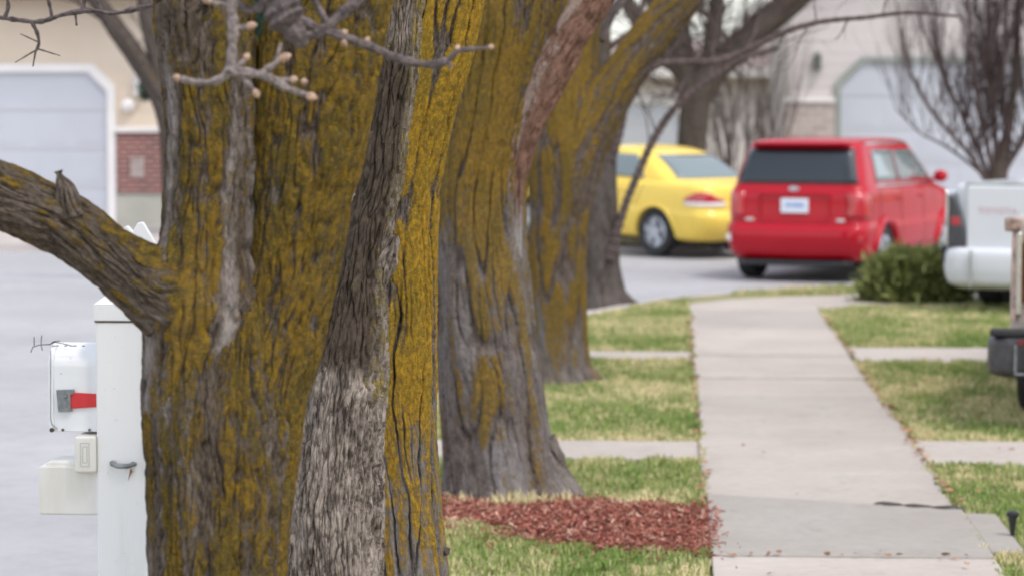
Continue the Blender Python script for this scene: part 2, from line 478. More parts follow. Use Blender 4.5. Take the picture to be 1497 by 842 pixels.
M_darkmetal = simple('worn_bumper_metal', (.045, .042, .045), .4, .4, 14)
M_wire = simple('wire', (.10, .09, .085), .6, .2, 40)
M_rust = simple('rusty_bolt', (.075, .045, .035), .7, .3, 60)
M_black = simple('black_rubber', (.022, .022, .023), .75, .25, 12)
M_blackpl = simple('black_plastic', (.02, .021, .022), .4, .2, 20)
def paint(name, col, flake=.04):
    return simple(name, col, .45, flake, 3, .08, 0, .6)
M_red = paint('red_paint', (.42, .003, .014)); M_yel = paint('yellow_paint', (.86, .61, .11)); M_tw = paint('white_paint', (.66, .67, .70), .015)
k = NT('glass_dark', .06, .6, 0, .3); k.color((.014, .019, .024)); M_glass = k.m
k = NT('glass_pale', .05, .9, 0, .5); k.color((.16, .20, .20)); M_glass_light = k.m
M_chrome = simple('chrome', (.75, .74, .72), .16, .1, 10, metal=1)
M_alloy = simple('alloy', (.50, .52, .56), .3, .12, 10, metal=.7)
M_tail = simple('tail_lamp', (.45, .012, .02), .15, .1, 20, coat=1)
M_tail_white = simple('lamp_white', (.75, .72, .72), .2, .05, 20, coat=1)
M_tail_smoke = simple('lamp_smoke', (.03, .03, .035), .15, .1, 20, coat=1)
M_gap = simple('shut_line', (.03, .008, .01), .8, .1, 10)
M_plate = simple('plate', (.70, .74, .80), .4, .04, 60)
M_plateblue = simple('plate_blue', (.22, .32, .58), .4, .25, 60)
M_lettering = simple('tailgate_lettering', (.60, .36, .37), .5, .05, 20)
M_oldpaint = simple('old_truck_paint', (.50, .42, .37), .5, .28, 7, coat=.3)
M_olddkred = simple('old_lamp_red', (.12, .018, .018), .4, .3, 20)
M_olddark = simple('old_truck_brown', (.31, .21, .17), .5, .55, 22)

M_siding = NT('stucco_siding', .9, .2)
k = M_siding; v = k.coord()
w = k.n('ShaderNodeTexWave', wave_type='BANDS', bands_direction='Z'); k.t.links.new(v, w.inputs['Vector']); w.inputs['Scale'].default_value = 1.6
k.color(k.mix(k.ramp(k.noise(v, .8, 4), .3, .7), (.66, .55, .44), (.72, .61, .50))); k.bump(w.outputs['Fac'], .003); M_siding = k.m
k = NT('pale_siding', .9, .2); v = k.coord()
w = k.n('ShaderNodeTexWave', wave_type='BANDS', bands_direction='Z'); k.t.links.new(v, w.inputs['Vector']); w.inputs['Scale'].default_value = 1.6
k.color(k.mix(k.ramp(k.noise(v, .8, 4), .3, .7), (.56, .51, .50), (.62, .57, .56))); k.bump(w.outputs['Fac'], .003); M_siding2 = k.m
k = NT('brick', .9, .2)
b = k.n('ShaderNodeTexBrick'); mp = k.n('ShaderNodeMapping'); tc = k.n('ShaderNodeTexCoord')
k.t.links.new(tc.outputs['Object'], mp.inputs['Vector']); mp.inputs['Rotation'].default_value = (R(90), 0, 0)
k.t.links.new(mp.outputs['Vector'], b.inputs['Vector'])
b.inputs['Scale'].default_value = 1.0; b.inputs['Brick Width'].default_value = .21; b.inputs['Row Height'].default_value = .075; b.inputs['Mortar Size'].default_value = .008
b.inputs['Color1'].default_value = (.26, .085, .075, 1); b.inputs['Color2'].default_value = (.17, .06, .055, 1); b.inputs['Mortar'].default_value = (.42, .37, .34, 1)
k.color(b.outputs['Color']); M_brick = k.m
k = NT('brick_tan', .9, .2)
b = k.n('ShaderNodeTexBrick'); mp = k.n('ShaderNodeMapping'); tc = k.n('ShaderNodeTexCoord')
k.t.links.new(tc.outputs['Object'], mp.inputs['Vector']); mp.inputs['Rotation'].default_value = (R(90), 0, 0)
k.t.links.new(mp.outputs['Vector'], b.inputs['Vector'])
b.inputs['Scale'].default_value = 1.0; b.inputs['Brick Width'].default_value = .3; b.inputs['Row Height'].default_value = .12; b.inputs['Mortar Size'].default_value = .012
b.inputs['Color1'].default_value = (.46, .38, .35, 1); b.inputs['Color2'].default_value = (.36, .29, .27, 1); b.inputs['Mortar'].default_value = (.5, .46, .44, 1)
k.color(b.outputs['Color']); M_brick2 = k.m
M_found = simple('foundation', (.42, .41, .36), .95, .08, 2, .2)
M_door = simple('garage_door_paint', (.48, .495, .55), .5, .025, 1.2)
M_trim = simple('trim_paint', (.76, .73, .72), .6, .03, 2)
M_trimgrey = simple('trim_grey', (.28, .30, .28), .7, .1, 3)
M_roof = simple('shingles', (.16, .13, .115), .95, .3, 9, .2, bump=.02, bscale=20)
M_brass = simple('lamp_metal', (.10, .11, .10), .5, .2, 20)

# =================================================================== SETTING
# near kerb line of the street (back of kerb), bending to the right beyond the trees
NEAR = [(-1.75, -8), (-1.75, 5), (-1.75, 16), (-1.72, 19.5), (-1.5, 22.3), (-1.0, 25), (-.4, 26.7), (.1, 27.75), (.6, 28.4), (1.2, 29.0), (2.1, 29.75), (3.4, 31.1), (5.2, 33.3), (9, 37.3), (16, 43), (40, 55)]
FAR = [(-60, 37.2), (-20, 37.4), (-8, 37.6), (.5, 37.5), (3, 41), (8, 44.2), (14, 48), (40, 64)]
def sheet(name, poly, z, mat, kind='structure', depth=0.0, parent=None):
    me = bpy.data.meshes.new(name); bm = bmesh.new()
    vs = [bm.verts.new((x, y, z)) for x, y in poly]
    f = bm.faces.new(vs); bm.normal_update()
    if f.normal.z < 0: f.normal_flip()
    bmesh.ops.triangulate(bm, faces=[f])
    if depth:
        low = [bm.verts.new((x, y, z - depth)) for x, y in poly]
        n = len(vs)
        for i in range(n): bm.faces.new((vs[i], vs[(i + 1) % n], low[(i + 1) % n], low[i]))
        bmesh.ops.recalc_face_normals(bm, faces=bm.faces)
    bm.to_mesh(me); bm.free()
    o = link(name, me, mat, parent)
    if kind: o['kind'] = kind
    return o
sheet('ground', [(-900, -300), (900, -300), (900, 1500), (-900, 1500)], -.30, M_soil)
sheet('road', [(-60, -9), (-1.70, -9)] + NEAR[1:] + [(60, 62), (60, 80)] + [(x, y + .6) for x, y in FAR[::-1]], -.12, M_road, depth=.1)
def offset(line, d):
    out = []
    for i, p in enumerate(line):
        a, b = line[max(0, i - 1)], line[min(len(line) - 1, i + 1)]
        t = Vector((b[0] - a[0], b[1] - a[1])).normalized()
        out.append((p[0] + t.y * d, p[1] - t.x * d))
    return out
def ribbon(name, l1, l2, z, mat, depth):
    return sheet(name, l1 + l2[::-1], z, mat, depth=depth)
ribbon('kerb', offset(NEAR, .15), NEAR, .0, M_drive, .16)
ribbon('far_kerb', FAR, offset(FAR, -.15), -.015, M_drive, .14)
XL, XR = .163, 1.385
inner = offset(NEAR, .15)
YI = float(np.interp(1.8, [p[0] for p in inner], [p[1] for p in inner]))
# parkway turf between kerb and walk
sheet('parkway_turf', [(XL, -8)] + [(XL, 26.6), (.55, 27.3), (1.8, 27.95), (1.8, YI)] + [p for p in inner[::-1] if p[0] < 1.78], -.018, M_soil, depth=.1)
sheet('lawn', [(XR, -8), (40, -8), (40, 54.5)] + [p for p in inner[::-1] if p[0] > 1.82][1:] + [(1.8, YI), (1.8, 26.55), (1.385, 25.6)], -.018, M_soil, depth=.1)
FARY = offset(FAR, -.15)
sheet('far_lawn', FARY + [(200, 100), (300, 600), (-300, 600), (-200, 60)], -.03, M_soil, depth=.2)

# sidewalk slabs, one object: each slab its own tone and tiny tilt
me_b = MB(); tones = []
ys = [-6, -4.8, -3.6, -2.4, -1.2, 0, 1.2, 2.4, 3.65, 4.9, 6.1, 7.3, 8.5, 9.7, 10.6, 11.72, 13.45, 14.45, 15.9, 17.1, 18.3, 19.5, 21.2, 22.4, 23.6, 24.8, 25.9]
for i in range(len(ys) - 1):
    y0, y1 = ys[i] + .009, ys[i + 1] - .009
    z0, z1 = random.uniform(-.006, .004), random.uniform(-.004, .006)
    xr, xl = XR + random.uniform(-.01, .01), XL + random.uniform(-.012, .012)
    tone = random.uniform(.45, 1.0)
    sk = 0
    if abs(ys[i] - 11.72) < .01:
        z0, z1, tone, sk, xl = .008, .016, .10, -.32, XL + .012
    if abs(ys[i] - 13.45) < .01:
        xl -= .012; tone = .62; z0 = -.012
    if abs(ys[i] - 18.3) < .01: z1 = -.014
    q = [(xl, y0, z0), (xr, y0, z0), (xr, y1 + sk * 1.2, z1), (xl, y1 - sk * .25, z1)]
    if abs(ys[i] - 13.45) < .01: q = [(xl, 13.56, z0), (xr, 13.08, z0), (xr, y1, z1), (xl, y1, z1)]
    V = q + [(x, y, z - .1) for x, y, z in q]
    me_b.add(V, [(0, 1, 2, 3), (0, 4, 5, 1), (1, 5, 6, 2), (2, 6, 7, 3), (3, 7, 4, 0)])
    tones += [tone] * 8
q = [(XL, 25.915), (1.39, 25.915), (1.85, 26.6), (4.2, 27.2), (4.2, 28.7), (1.87, 27.95), (.6, 27.3), (XL, 26.6)]
me_b.prism(q, 'z', -.1, .001); tones += [.95] * 16
sw = me_b.build('sidewalk', M_walk, bevel=.008)
a_ = sw.data.attributes.new('tone', 'FLOAT', 'POINT'); a_.data.foreach_set('value', np.array(tones, np.float32))
tag(sw, kind='structure')
sheet('joint_bed', [(XL + .01, -6), (XR - .01, -6), (XR - .01, 25.9), (XL + .01, 25.9)], -.03, M_joint)
# crossing walks and the pad
def pad(name, x0, x1, y0, y1, z, tone, mat=M_walk, skew=0, corner=0):
    m = MB()
    pts = [(x0, y0), (x1 - corner, y0), (x1, y0 + corner), (x1, y1 + skew), (x0, y1)] if corner else [(x0, y0), (x1, y0 + skew), (x1, y1 + skew), (x0, y1)]
    m.prism(pts, 'z', -.1, z)
    o = m.build(name, mat, bevel=.008)
    a = o.data.attributes.new('tone', 'FLOAT', 'POINT'); a.data.foreach_set('value', np.full(len(o.data.vertices), tone, np.float32))
    return tag(o, kind='structure')
pad('path', XR + .012, 9.0, 14.86, 15.9, -.006, .85)
pad('path', XR + .012, 9.0, 20.8, 21.95, -.006, .95, skew=.25)
pad('path', -1.58, XL - .014, 15.0, 15.78, -.004, .8)
pad('path', -1.58, XL - .014, 20.9, 21.5, -.004, .85)
pad('path', XR + .0, 1.535, 11.86, 12.98, .011, .10, corner=.07, skew=-.03)
sheet('truck_driveway', [(2.9, 28.8), (9, 28.8), (9, 36.9), (5.2, 32.9), (3.5, 30.8), (2.9, 30.2)], -.008, M_drive)
sheet('house_driveway', [(-18, 37.75), (-6.6, 37.8), (-6.6, 43.2), (-18, 43.2)], -.024, M_drive)
# dark lumps along the crack at the lifted slab
m = MB()
for i in range(16):
    x = .99 + .37 * i / 15 + random.uniform(-.01, .01); y = 13.22 - .13 * (i / 15) + random.uniform(-.02, .02)
    s = .012 + .02 * abs(math.sin(i * .6))
    m.ball((x, y, .004), s * 1.3, 5, (1.6, 1.0, .6))
tag(m.build('crack_fill', M_crackfill, smooth=True), kind='stuff')

# =================================================================== GRASS
def in_any(x, y, boxes):
    r = np.zeros(x.shape, bool)
    for a, b, c_, d in boxes: r |= (x > a) & (x < b) & (y > c_) & (y < d)
    return r
NX = np.array([p[0] for p in inner]); NY = np.array([p[1] for p in inner])
def mulch_mask(x, y):
    # mulch bed under the third tree, spilling towards the walk
    t = np.clip((x + 1.05) / .85, 0, 1)
    lo = 12.62 - .68 * t * t * (3 - 2 * t) + .07 * perlin(x * 2.9, y * 0 + 3.1, 1.7); hi = 13.40 + .35 * np.clip(-.45 - x, 0, .4) - .42 * np.clip(x + .5, 0, .75)
    return (y > lo - .05 * perlin(x * 9, y * 2, 4)) & (y < hi + .05 * perlin(x * 8, y * 2, 9)) & (x < .2) & (x > -1.6)
def blades(name, n_per, regions, hmin, hmax, keep, wmul=1.0, seed=1):
    rg = np.random.default_rng(seed); X = []; Y = []
    for (x0, x1, y0, y1, dens) in regions:
        n = int((x1 - x0) * (y1 - y0) * dens * n_per)
        X.append(rg.uniform(x0, x1, n)); Y.append(rg.uniform(y0, y1, n))
    x, y = np.concatenate(X), np.concatenate(Y)
    ok = keep(x, y); x, y = x[ok], y[ok]
    n = len(x)
    patch = fbm(x * 1.5, y * .9, 5.5, 3); fine = fbm(x * 7, y * 5, 2.2, 2)
    thin = rg.uniform(0, 1, n) < np.clip(.52 + .9 * fine, .15, 1)
    x, y, patch, fine = x[thin], y[thin], patch[thin], fine[thin]; n = len(x)
    h = rg.uniform(hmin, hmax, n) * (1 + .45 * fine)
    w = rg.uniform(.0022, .0045, n) * wmul * (1 + y * .03)
    az = rg.uniform(0, 6.283, n); lean = np.abs(rg.normal(0, .55, n)); la = rg.uniform(0, 6.283, n)
    bx, by = np.cos(az) * w, np.sin(az) * w
    tx, ty = x + np.cos(la) * lean * h, y + np.sin(la) * lean * h
    tz = h * np.sqrt(np.clip(1 - .5 * np.minimum(lean, 1.2) ** 2, .15, 1))
    mx, my = x + (tx - x) * .4, y + (ty - y) * .4
    z0 = np.full(n, -.02)
    V = np.stack([np.stack([x - bx, y - by, z0], -1), np.stack([x + bx, y + by, z0], -1),
                  np.stack([mx + bx * .8, my + by * .8, tz * .6 - .02], -1), np.stack([tx, ty, tz - .02], -1),
                  np.stack([mx - bx * .8, my - by * .8, tz * .6 - .02], -1)], 1)
    Fq = (np.arange(n) * 5)[:, None] + np.arange(5)[None]
    me = bpy.data.meshes.new(name); raw_mesh(me, V.reshape(-1, 3), Fq)
    hue = np.clip(.47 + .65 * patch + .35 * fine + rg.normal(0, .24, n), 0, 1)
    a = me.attributes.new('hue', 'FLOAT', 'POINT'); a.data.foreach_set('value', np.repeat(hue, 5).astype(np.float32))
    return tag(link(name, me, M_grass), kind='stuff')
PATHS = [(XR, 1.54, 11.84, 13.0), (XR, 9, 14.85, 15.92), (XR, 9, 20.85, 22.1), (-1.6, XL, 14.98, 15.8), (-1.6, XL, 20.88, 21.52)]
def edge(x, y): return .03 * perlin(y * 5, x * 0 + .5, 8.8) + .022 * perlin(y * 25, x * 0 + .5, 3.3)
def keepL(x, y):
    nx = np.interp(y, NY, NX)
    return (x < XL + .01 + edge(x, y)) & (x > nx) & ~in_any(x, y, [(a, b, c_ + .02, d - .02) for a, b, c_, d in PATHS]) & ~(mulch_mask(x, y) & (rng.uniform(0, 1, x.shape) > .015))
def keepR(x, y):
    return (x > XR - .01 + edge(x, y)) & ~in_any(x, y, [(a, b, c_ + .02, d - .02) for a, b, c_, d in PATHS]) & ~((y > 25.5) & (x < 1.85 + (y - 26.5)) & (y < 28.4)) & ~((x > 2.9) & (y > 28.8))
def keepV(x, y):
    nx = np.interp(y, NY, NX)
    return (x > nx) & ~((x < 4.2) & (y < 28.1 + .2 * np.clip(x - 1.8, 0, 3)) & (x > .1) & (y > 26)) & ~((x < .3) & (y < 28)) & ~((x > 2.9) & (y > 28.8))
blades('grass', 1.0, [(-1.75, .3, 9.5, 13.5, 9000), (-1.75, .3, 13.5, 17.5, 7000), (-1.75, .3, 17.5, 28.4, 4200)], .020, .048, keepL, seed=1)
blades('grass', 1.0, [(XR - .1, 2.6, 10.5, 15, 9000), (XR - .1, 3.2, 15, 22, 6000), (XR - .1, 4.2, 22, 28.6, 3600)], .020, .047, keepR, seed=2)
g3 = blades('grass', 1.0, [(.2, 5, 27.4, 35, 2200)], .03, .06, keepV, 1.3, seed=3)

st_ = blades('dry_grass', 1.0, [(-1.18, -.42, 13.02, 13.36, 9000)], .03, .085, lambda x, y: np.hypot((x + .80) / .40, (y - 13.60) / .46) < 1.0 + .10 * perlin(x * 9, y * 0, 2.2), seed=4)
st_.data.attributes['hue'].data.foreach_set('value', np.repeat(np.random.default_rng(8).uniform(.7, 1, len(st_.data.vertices) // 5), 5).astype(np.float32))
# mulch
def mulch():
    rg = np.random.default_rng(5); n = 30000
    x = rg.uniform(-1.6, .26, n); y = rg.uniform(11.7, 14.3, n); jx, jy = rg.normal(0, .035, n), rg.normal(0, .07, n); ok = mulch_mask(x + jx, y + jy); x, y = x[ok], y[ok]
    stray = 420; sx = rg.uniform(-1.1, .30, stray); x = np.r_[x, sx]; y = np.r_[y, 12.55 - .5 * np.clip((sx + 1.05) / .85, 0, 1) - np.abs(rg.normal(0, .22, stray))]
    n = len(x)
    L = rg.uniform(.010, .045, n); W = rg.uniform(.003, .012, n); T = rg.uniform(.0015, .004, n)
    az = rg.uniform(0, 6.283, n); ti = rg.normal(0, .45, n); ro = rg.normal(0, .5, n)
    z = (rg.uniform(-.008, .020, n) + .012 * perlin(x * 6, y * 6, 3.3)) * np.r_[np.ones(n - stray), np.full(stray, .25)]
    cube = np.array([[-1,-1,-1],[1,-1,-1],[1,1,-1],[-1,1,-1],[-.8,-.9,1],[.9,-.8,1],[.8,.9,1],[-1,.8,1]], float)
    P = cube[None] * np.stack([L, W, T], -1)[:, None] * .5
    ca, sa, ct, st, cr, sr = np.cos(az), np.sin(az), np.cos(ti), np.sin(ti), np.cos(ro), np.sin(ro)
    X, Yy, Z = P[..., 0], P[..., 1], P[..., 2]
    Yy, Z = Yy * cr[:, None] - Z * sr[:, None], Yy * sr[:, None] + Z * cr[:, None]
    X, Z = X * ct[:, None] - Z * st[:, None], X * st[:, None] + Z * ct[:, None]
    X, Yy = X * ca[:, None] - Yy * sa[:, None], X * sa[:, None] + Yy * ca[:, None]
    V = np.stack([X + x[:, None], Yy + y[:, None], Z + z[:, None]], -1)
    f = np.array([(3,2,1,0),(4,5,6,7),(0,1,5,4),(1,2,6,5),(2,3,7,6),(3,0,4,7)])
    Fq = (np.arange(n) * 8)[:, None, None] + f[None]
    me = bpy.data.meshes.new('red_mulch'); raw_mesh(me, V.reshape(-1, 3), Fq.reshape(-1, 4))
    a = me.attributes.new('hue', 'FLOAT', 'POINT'); a.data.foreach_set('value', np.repeat(rg.uniform(0, 1, n), 8).astype(np.float32))
    tag(link('red_mulch', me, M_mulch), kind='stuff')
    # bed below the chips
    nx, ny = 60, 70
    gx, gy = np.meshgrid(np.linspace(-1.6, .17, nx), np.linspace(11.6, 14.3, ny))
    inside = mulch_mask(gx, gy)
    gz = np.where(inside, .004 + .008 * fbm(gx * 9, gy * 9, 2, 2), -.06)
    tag(link('mulch_bed', grid_mesh('mulch_bed', np.stack([gx, gy, gz], -1), False), M_mulch_bed), kind='stuff')
mulch()

# dead leaves
def leaves():
    m = MB(); rd = random.Random(9)
    spots = [(rd.uniform(XL - .05, XR + .2), 11.7 + rd.gauss(0, .03)) for _ in range(16)]
    spots += [(rd.uniform(XL, XR), rd.uniform(11.2, 16)) for _ in range(9)]
    spots += [(1.60 + abs(rd.gauss(0, .16)), 11.5 + rd.gauss(0, .14)) for _ in range(70)]
    spots += [(1.78 + rd.gauss(0, .07), 12.2 + rd.gauss(0, .12)) for _ in range(22)]
    spots += [(rd.uniform(-1.2, .1), rd.uniform(11.2, 12.2)) for _ in range(12)]
    spots += [(rd.uniform(1.4, 2.2), rd.uniform(13, 20)) for _ in range(26)]
    spots += [(XR + rd.gauss(0, .016), rd.uniform(13.2, 25)) for _ in range(260)] + [(XL + rd.gauss(0, .016), rd.uniform(13.2, 25)) for _ in range(150)]
    for x, y in spots:
        s = rd.uniform(.006, .017); M = Matrix.Translation((x, y, rd.uniform(.010, .024))) @ Matrix.Rotation(rd.uniform(0, 6.28), 4, 'Z') @ Matrix.Rotation(rd.gauss(0, .5), 4, 'X')
        V = [(-s * 1.6, 0, 0), (-s * .5, -s * .8, .3 * s), (s * .8, -s * .6, .1 * s), (s * 1.7, 0, .5 * s), (s * .7, s * .7, .35 * s), (-s * .6, s * .7, .1 * s)]
        m.add(V, [(0, 1, 5), (1, 2, 4, 5), (2, 3, 4)], M)
    tag(m.build('fallen_leaves', M_leaf), kind='stuff')
leaves()

# =================================================================== STREET TREES
def clampf(a): return np.clip(a, 0, 1)
def crown_for(root, starts, seed, L=1.0, depth=3, mat=M_twig):
    rd = random.Random(seed); m = MB()
    for p, d, r in starts:
        twigs(m, p, d, L * rd.uniform(.9, 1.3), r, depth, .55, .25, (3, 4), 5, rd)
    return m.build('crown', mat, root, smooth=True)
def put(root, name, me, mat):
    o = link(name, me, mat, root); return o
def treeroot(name, x, Y, label, group='trees lining the parkway'):
    p = gnd(x, 150 + H * sc(Y)); e = empty(name, (p.x, Y, 0))
    bpy.context.view_layer.update()
    return tag(e, label, 'tree', group)
def rel(root, o):
    """geometry was modelled in world coordinates: make it local to the root"""
    o.parent = root; o.matrix_parent_inverse = Matrix.Translation(-Vector(root.location))
    return o
def finish(root):
    for c_ in root.children: c_.matrix_parent_inverse = Matrix.Translation(-Vector(root.location))

# ---- tree 1 : mossy forked trunk with a thick limb to the left
Y1 = 6.3
r1 = treeroot('locust_tree', 320, Y1, 'mossy forked tree in front of the mailbox, with a thick limb reaching left', 'trees lining the parkway')
tr = Limb(leads([(325, 1400, 160), (323, 1330, 132), (321, 1230, 116), (319, 1050, 106), (318, 842, 101), (319, 720, 101), (318, 620, 100), (322, 520, 80), (330, 430, 45)], Y1), .004, 330, 1, .05, .35)
sl = Limb(leads([(312, 800, 40), (298, 660, 66), (292, 560, 76), (294, 470, 78), (302, 380, 68), (308, 250, 65), (307, 130, 68), (300, 30, 71), (297, 0, 69), (272, -200, 52), (235, -480, 45), (200, -900, 32)], Y1 - .01), .004, 300, 2, .06)
sr = Limb(leads([(352, 820, 42), (366, 680, 62), (388, 570, 64), (410, 480, 66), (431, 370, 68), (450, 230, 81), (463, 118, 89), (475, 50, 88), (486, 0, 86), (535, -180, 76), (640, -480, 58), (700, -900, 40)], Y1 + .04), .004, 320, 3, .06)
lb = Limb(leads([(300, 446, 26), (252, 436, 42), (207, 414, 46), (160, 376, 43), (110, 337, 45), (60, 311, 46), (0, 284, 46), (-80, 252, 44), (-260, 190, 38), (-600, 0, 28)], Y1 - .06), .0035, 260, 4, .07)
L1 = [tr, sl, sr, lb]
for a in L1: a.P0 = a.P.copy()
tr.blend([sl, sr, lb], .07); sl.blend([tr, lb], .08); sr.blend([tr], .07); lb.blend([sl, tr], .10)
def li_tr(s, c): return clampf(.33 + .50 * (streak(s.U, s.V, 1, 16, 1.2) - .5) * 2 + .34 * sstep(-.25, .35, s.D[..., 0]) - .26 * sstep(.35, .8, -s.D[..., 0]) - .25 * c)
put(r1, 'trunk', tr.mesh('trunk', st_mossy, li_tr, lambda s, c: clampf((streak(s.U, s.V, 55, 22, 1.2) - .58 + .25 * sstep(.2, .7, -s.D[..., 0])) * 2.4) * (1 - c)), M_bark_moss)
put(r1, 'stem', sl.mesh('stem', st_mossy, lambda s, c: clampf(.30 + 1.1 * (streak(s.U, s.V, 12, 17, 1.1) - .5) - .3 * c - .3 * np.exp(-((s.D[..., 0] - .55) / .14) ** 2)), lambda s, c: clampf((streak(s.U, s.V, 77, 20, 1.2) - .42) * 2.6 + .28 * np.exp(-((s.D[..., 0] - .55) / .16) ** 2)) * (1 - c)), M_bark_moss)
put(r1, 'stem', sr.mesh('stem', st_mossy, lambda s, c: clampf(.60 + .60 * (streak(s.U, s.V, 13, 18, 1.5) - .5) - .35 * c), lambda s, c: clampf((streak(s.U, s.V, 71, 16, 1.2) - .66) * 2.4) * (1 - c)), M_bark_moss)
put(r1, 'limb', lb.mesh('limb', st_mossy, lambda s, c: clampf(.06 + .28 * np.exp(-s.V / .17) + .7 * (streak(s.U, s.V, 14, 22, 4) - .5) + .30 * (s.D[..., 2] > .1) * (s.D[..., 2]) - .3 * c), lambda s, c: clampf((streak(s.U, s.V, 81, 22, 4) - .66) * 2) * (1 - c)), M_bark_moss)
sb = Limb([(at(106, 318, Y1 - .10), .034), (at(100, 296, Y1 - .10), .032), (at(94, 276, Y1 - .10), .024), (at(88, 260, Y1 - .10), .012), (at(85, 250, Y1 - .10), .002)], .004, 80, 61, .35)
put(r1, 'stub', sb.mesh('stub', st_mossy, lambda s, c: .1 + 0 * s.U, lambda s, c: .35 * (1 - c)), M_bark_moss)
m = MB()
p = at(379, 120, Y1 - .05)
m.slab([at(366, 128, Y1 + .05), at(392, 118, Y1 + .05), at(372, 52, Y1 + .05), at(364, 74, Y1 + .05)], (0, 1, 0), .035)
o = m.build('splinter', M_bark_gold, r1)
a_ = o.data.attributes.new('li', 'FLOAT', 'POINT'); a_.data.foreach_set('value', np.full(len(o.data.vertices), .6, np.float32))
# foreground twigs with buds
def twig_path(m, pts, Y, n=7):
    P = [at(x, y, Y) for x, y, w in pts]; rs = [(.84 if w < 15 else 1) * w / sc(Y) for x, y, w in pts]
    C = spline(list(zip(P, rs)), .012)
    w = [Vector(c[:3]) for c in C]; rr = [max(.0012, c[3] * (1 + .12 * math.sin(i * 2.1) + .10 * math.sin(i * .9) + (.28 if Y < 7 else 0) * (i % 7 == 3))) for i, c in enumerate(C)]
    m.tube(w, rr, n)
def bud(m, x, y, Y, dx, dy, r=7):
    r = .82 * r / sc(Y); p = at(x, y, Y); q = at(x + dx, y + dy, Y)
    m.tube([p, p.lerp(q, .35), p.lerp(q, .7), q], [r * .6, r * 1.1, r * .9, r * .15], 7)
m = MB(); YT = 5.5
for pts in [
    [(352, -330, 16), (345, -160, 13), (334, -60, 11), (338, 0, 10), (341, 50, 9), (337, 104, 9)],
    [(337, 104, 8), (318, 118, 7), (290, 121, 6), (262, 115, 5)],
    [(337, 104, 9), (362, 107, 8), (390, 112, 8), (420, 129, 7), (452, 141, 5)],
    [(340, 104, 6), (350, 95, 5), (360, 86, 4)], [(376, 112, 6), (393, 101, 6), (412, 86, 5)],
    [(348, 106, 5), (362, 122, 5), (374, 135, 4)], [(400, 118, 4), (416, 117, 4), (430, 118, 4)],
    [(340, 40, 5), (352, 41, 4), (364, 40, 4)], [(336, 8, 5), (318, 6, 4), (305, 2, 4)], [(404, 90, 4), (408, 74, 3), (411, 62, 2)]]:
    twig_path(m, pts, YT)
m.mi = 1
for b in [(264, 115, -12, -2, 7), (448, 140, 16, 4, 8), (358, 88, 6, -10, 7), (408, 88, 18, -8, 8), (372, 132, 6, 12, 7), (424, 118, 12, -2, 7), (440, 120, 10, 0, 6), (360, 40, 16, -4, 7), (309, 3, -14, -6, 7)]:
    bud(m, b[0], b[1], YT, b[2], b[3], b[4])
m.build('branch', [M_twig_grey, M_bud], r1, smooth=True)
m = MB(); YT = 5.75
for pts in [
    [(360, -330, 30), (380, -120, 30), (396, -30, 29), (416, 20, 26), (434, 50, 18), (446, 68, 7)],
    [(640, -120, 12), (560, -30, 11), (510, 12, 10), (478, 40, 10), (452, 52, 9), (430, 45, 9)],
    [(430, 25, 9), (462, 40, 8), (498, 52, 8), (545, 70, 7), (590, 88, 7), (630, 95, 7), (655, 88, 6), (668, 76, 5), (690, 72, 4), (715, 70, 3)],
    [(448, -30, 7), (462, 5, 7), (478, 34, 6)], [(655, 88, 4), (660, 100, 3)], [(400, 0, 9), (370, 15, 8), (350, 5, 6), (330, -30, 5)]]:
    twig_path(m, pts, YT)
m.mi = 1
for b in [(500, 50, 8, -5, 6), (502, 56, 4, 14, 6), (535, 62, 5, -8, 5), (666, 74, 6, -8, 5), (714, 70, 9, -2, 5)]:
    bud(m, b[0], b[1], YT, b[2], b[3], b[4])
m.build('branch', [M_twig, M_bud], r1, smooth=True)
m = MB(); YT = 6.75
for pts in [[(330, -60, 8), (250, -2, 6), (205, 12, 5), (165, 20, 4), (130, 16, 5), (92, 22, 4), (60, 32, 4), (28, 30, 4), (-30, 22, 4), (-120, 10, 4)],
            [(46, 32, 4), (54, 48, 3.4), (57, 64, 3.4), (52, 76, 2.5)], [(52, 76, 2), (48, 98, 1)], [(56, 72, 1.5), (88, 82, .8)], [(52, 74, 1.4), (22, 92, .8)], [(56, 62, 1.4), (30, 50, .8)],
            [(6, 28, 4), (12, 10, 3.6), (8, -20, 3)], [(76, 26, 3), (72, 6, 3), (66, -15, 3)], [(110, 18, 2.5), (112, 38, 1.6)], [(150, 20, 3), (140, -8, 2.5)], [(120, 18, 4), (126, -10, 4)]]:
    twig_path(m, pts, YT, 6)
m.build('branch', M_twig, r1, smooth=True)
crown_for(r1, [(at(200, -880, Y1), (-.3, -.1, 1), .05), (at(700, -880, Y1), (.3, .2, 1), .06), (at(-560, 20, Y1), (-1, -.2, .5), .042)], 1, 1.3)
finish(r1)

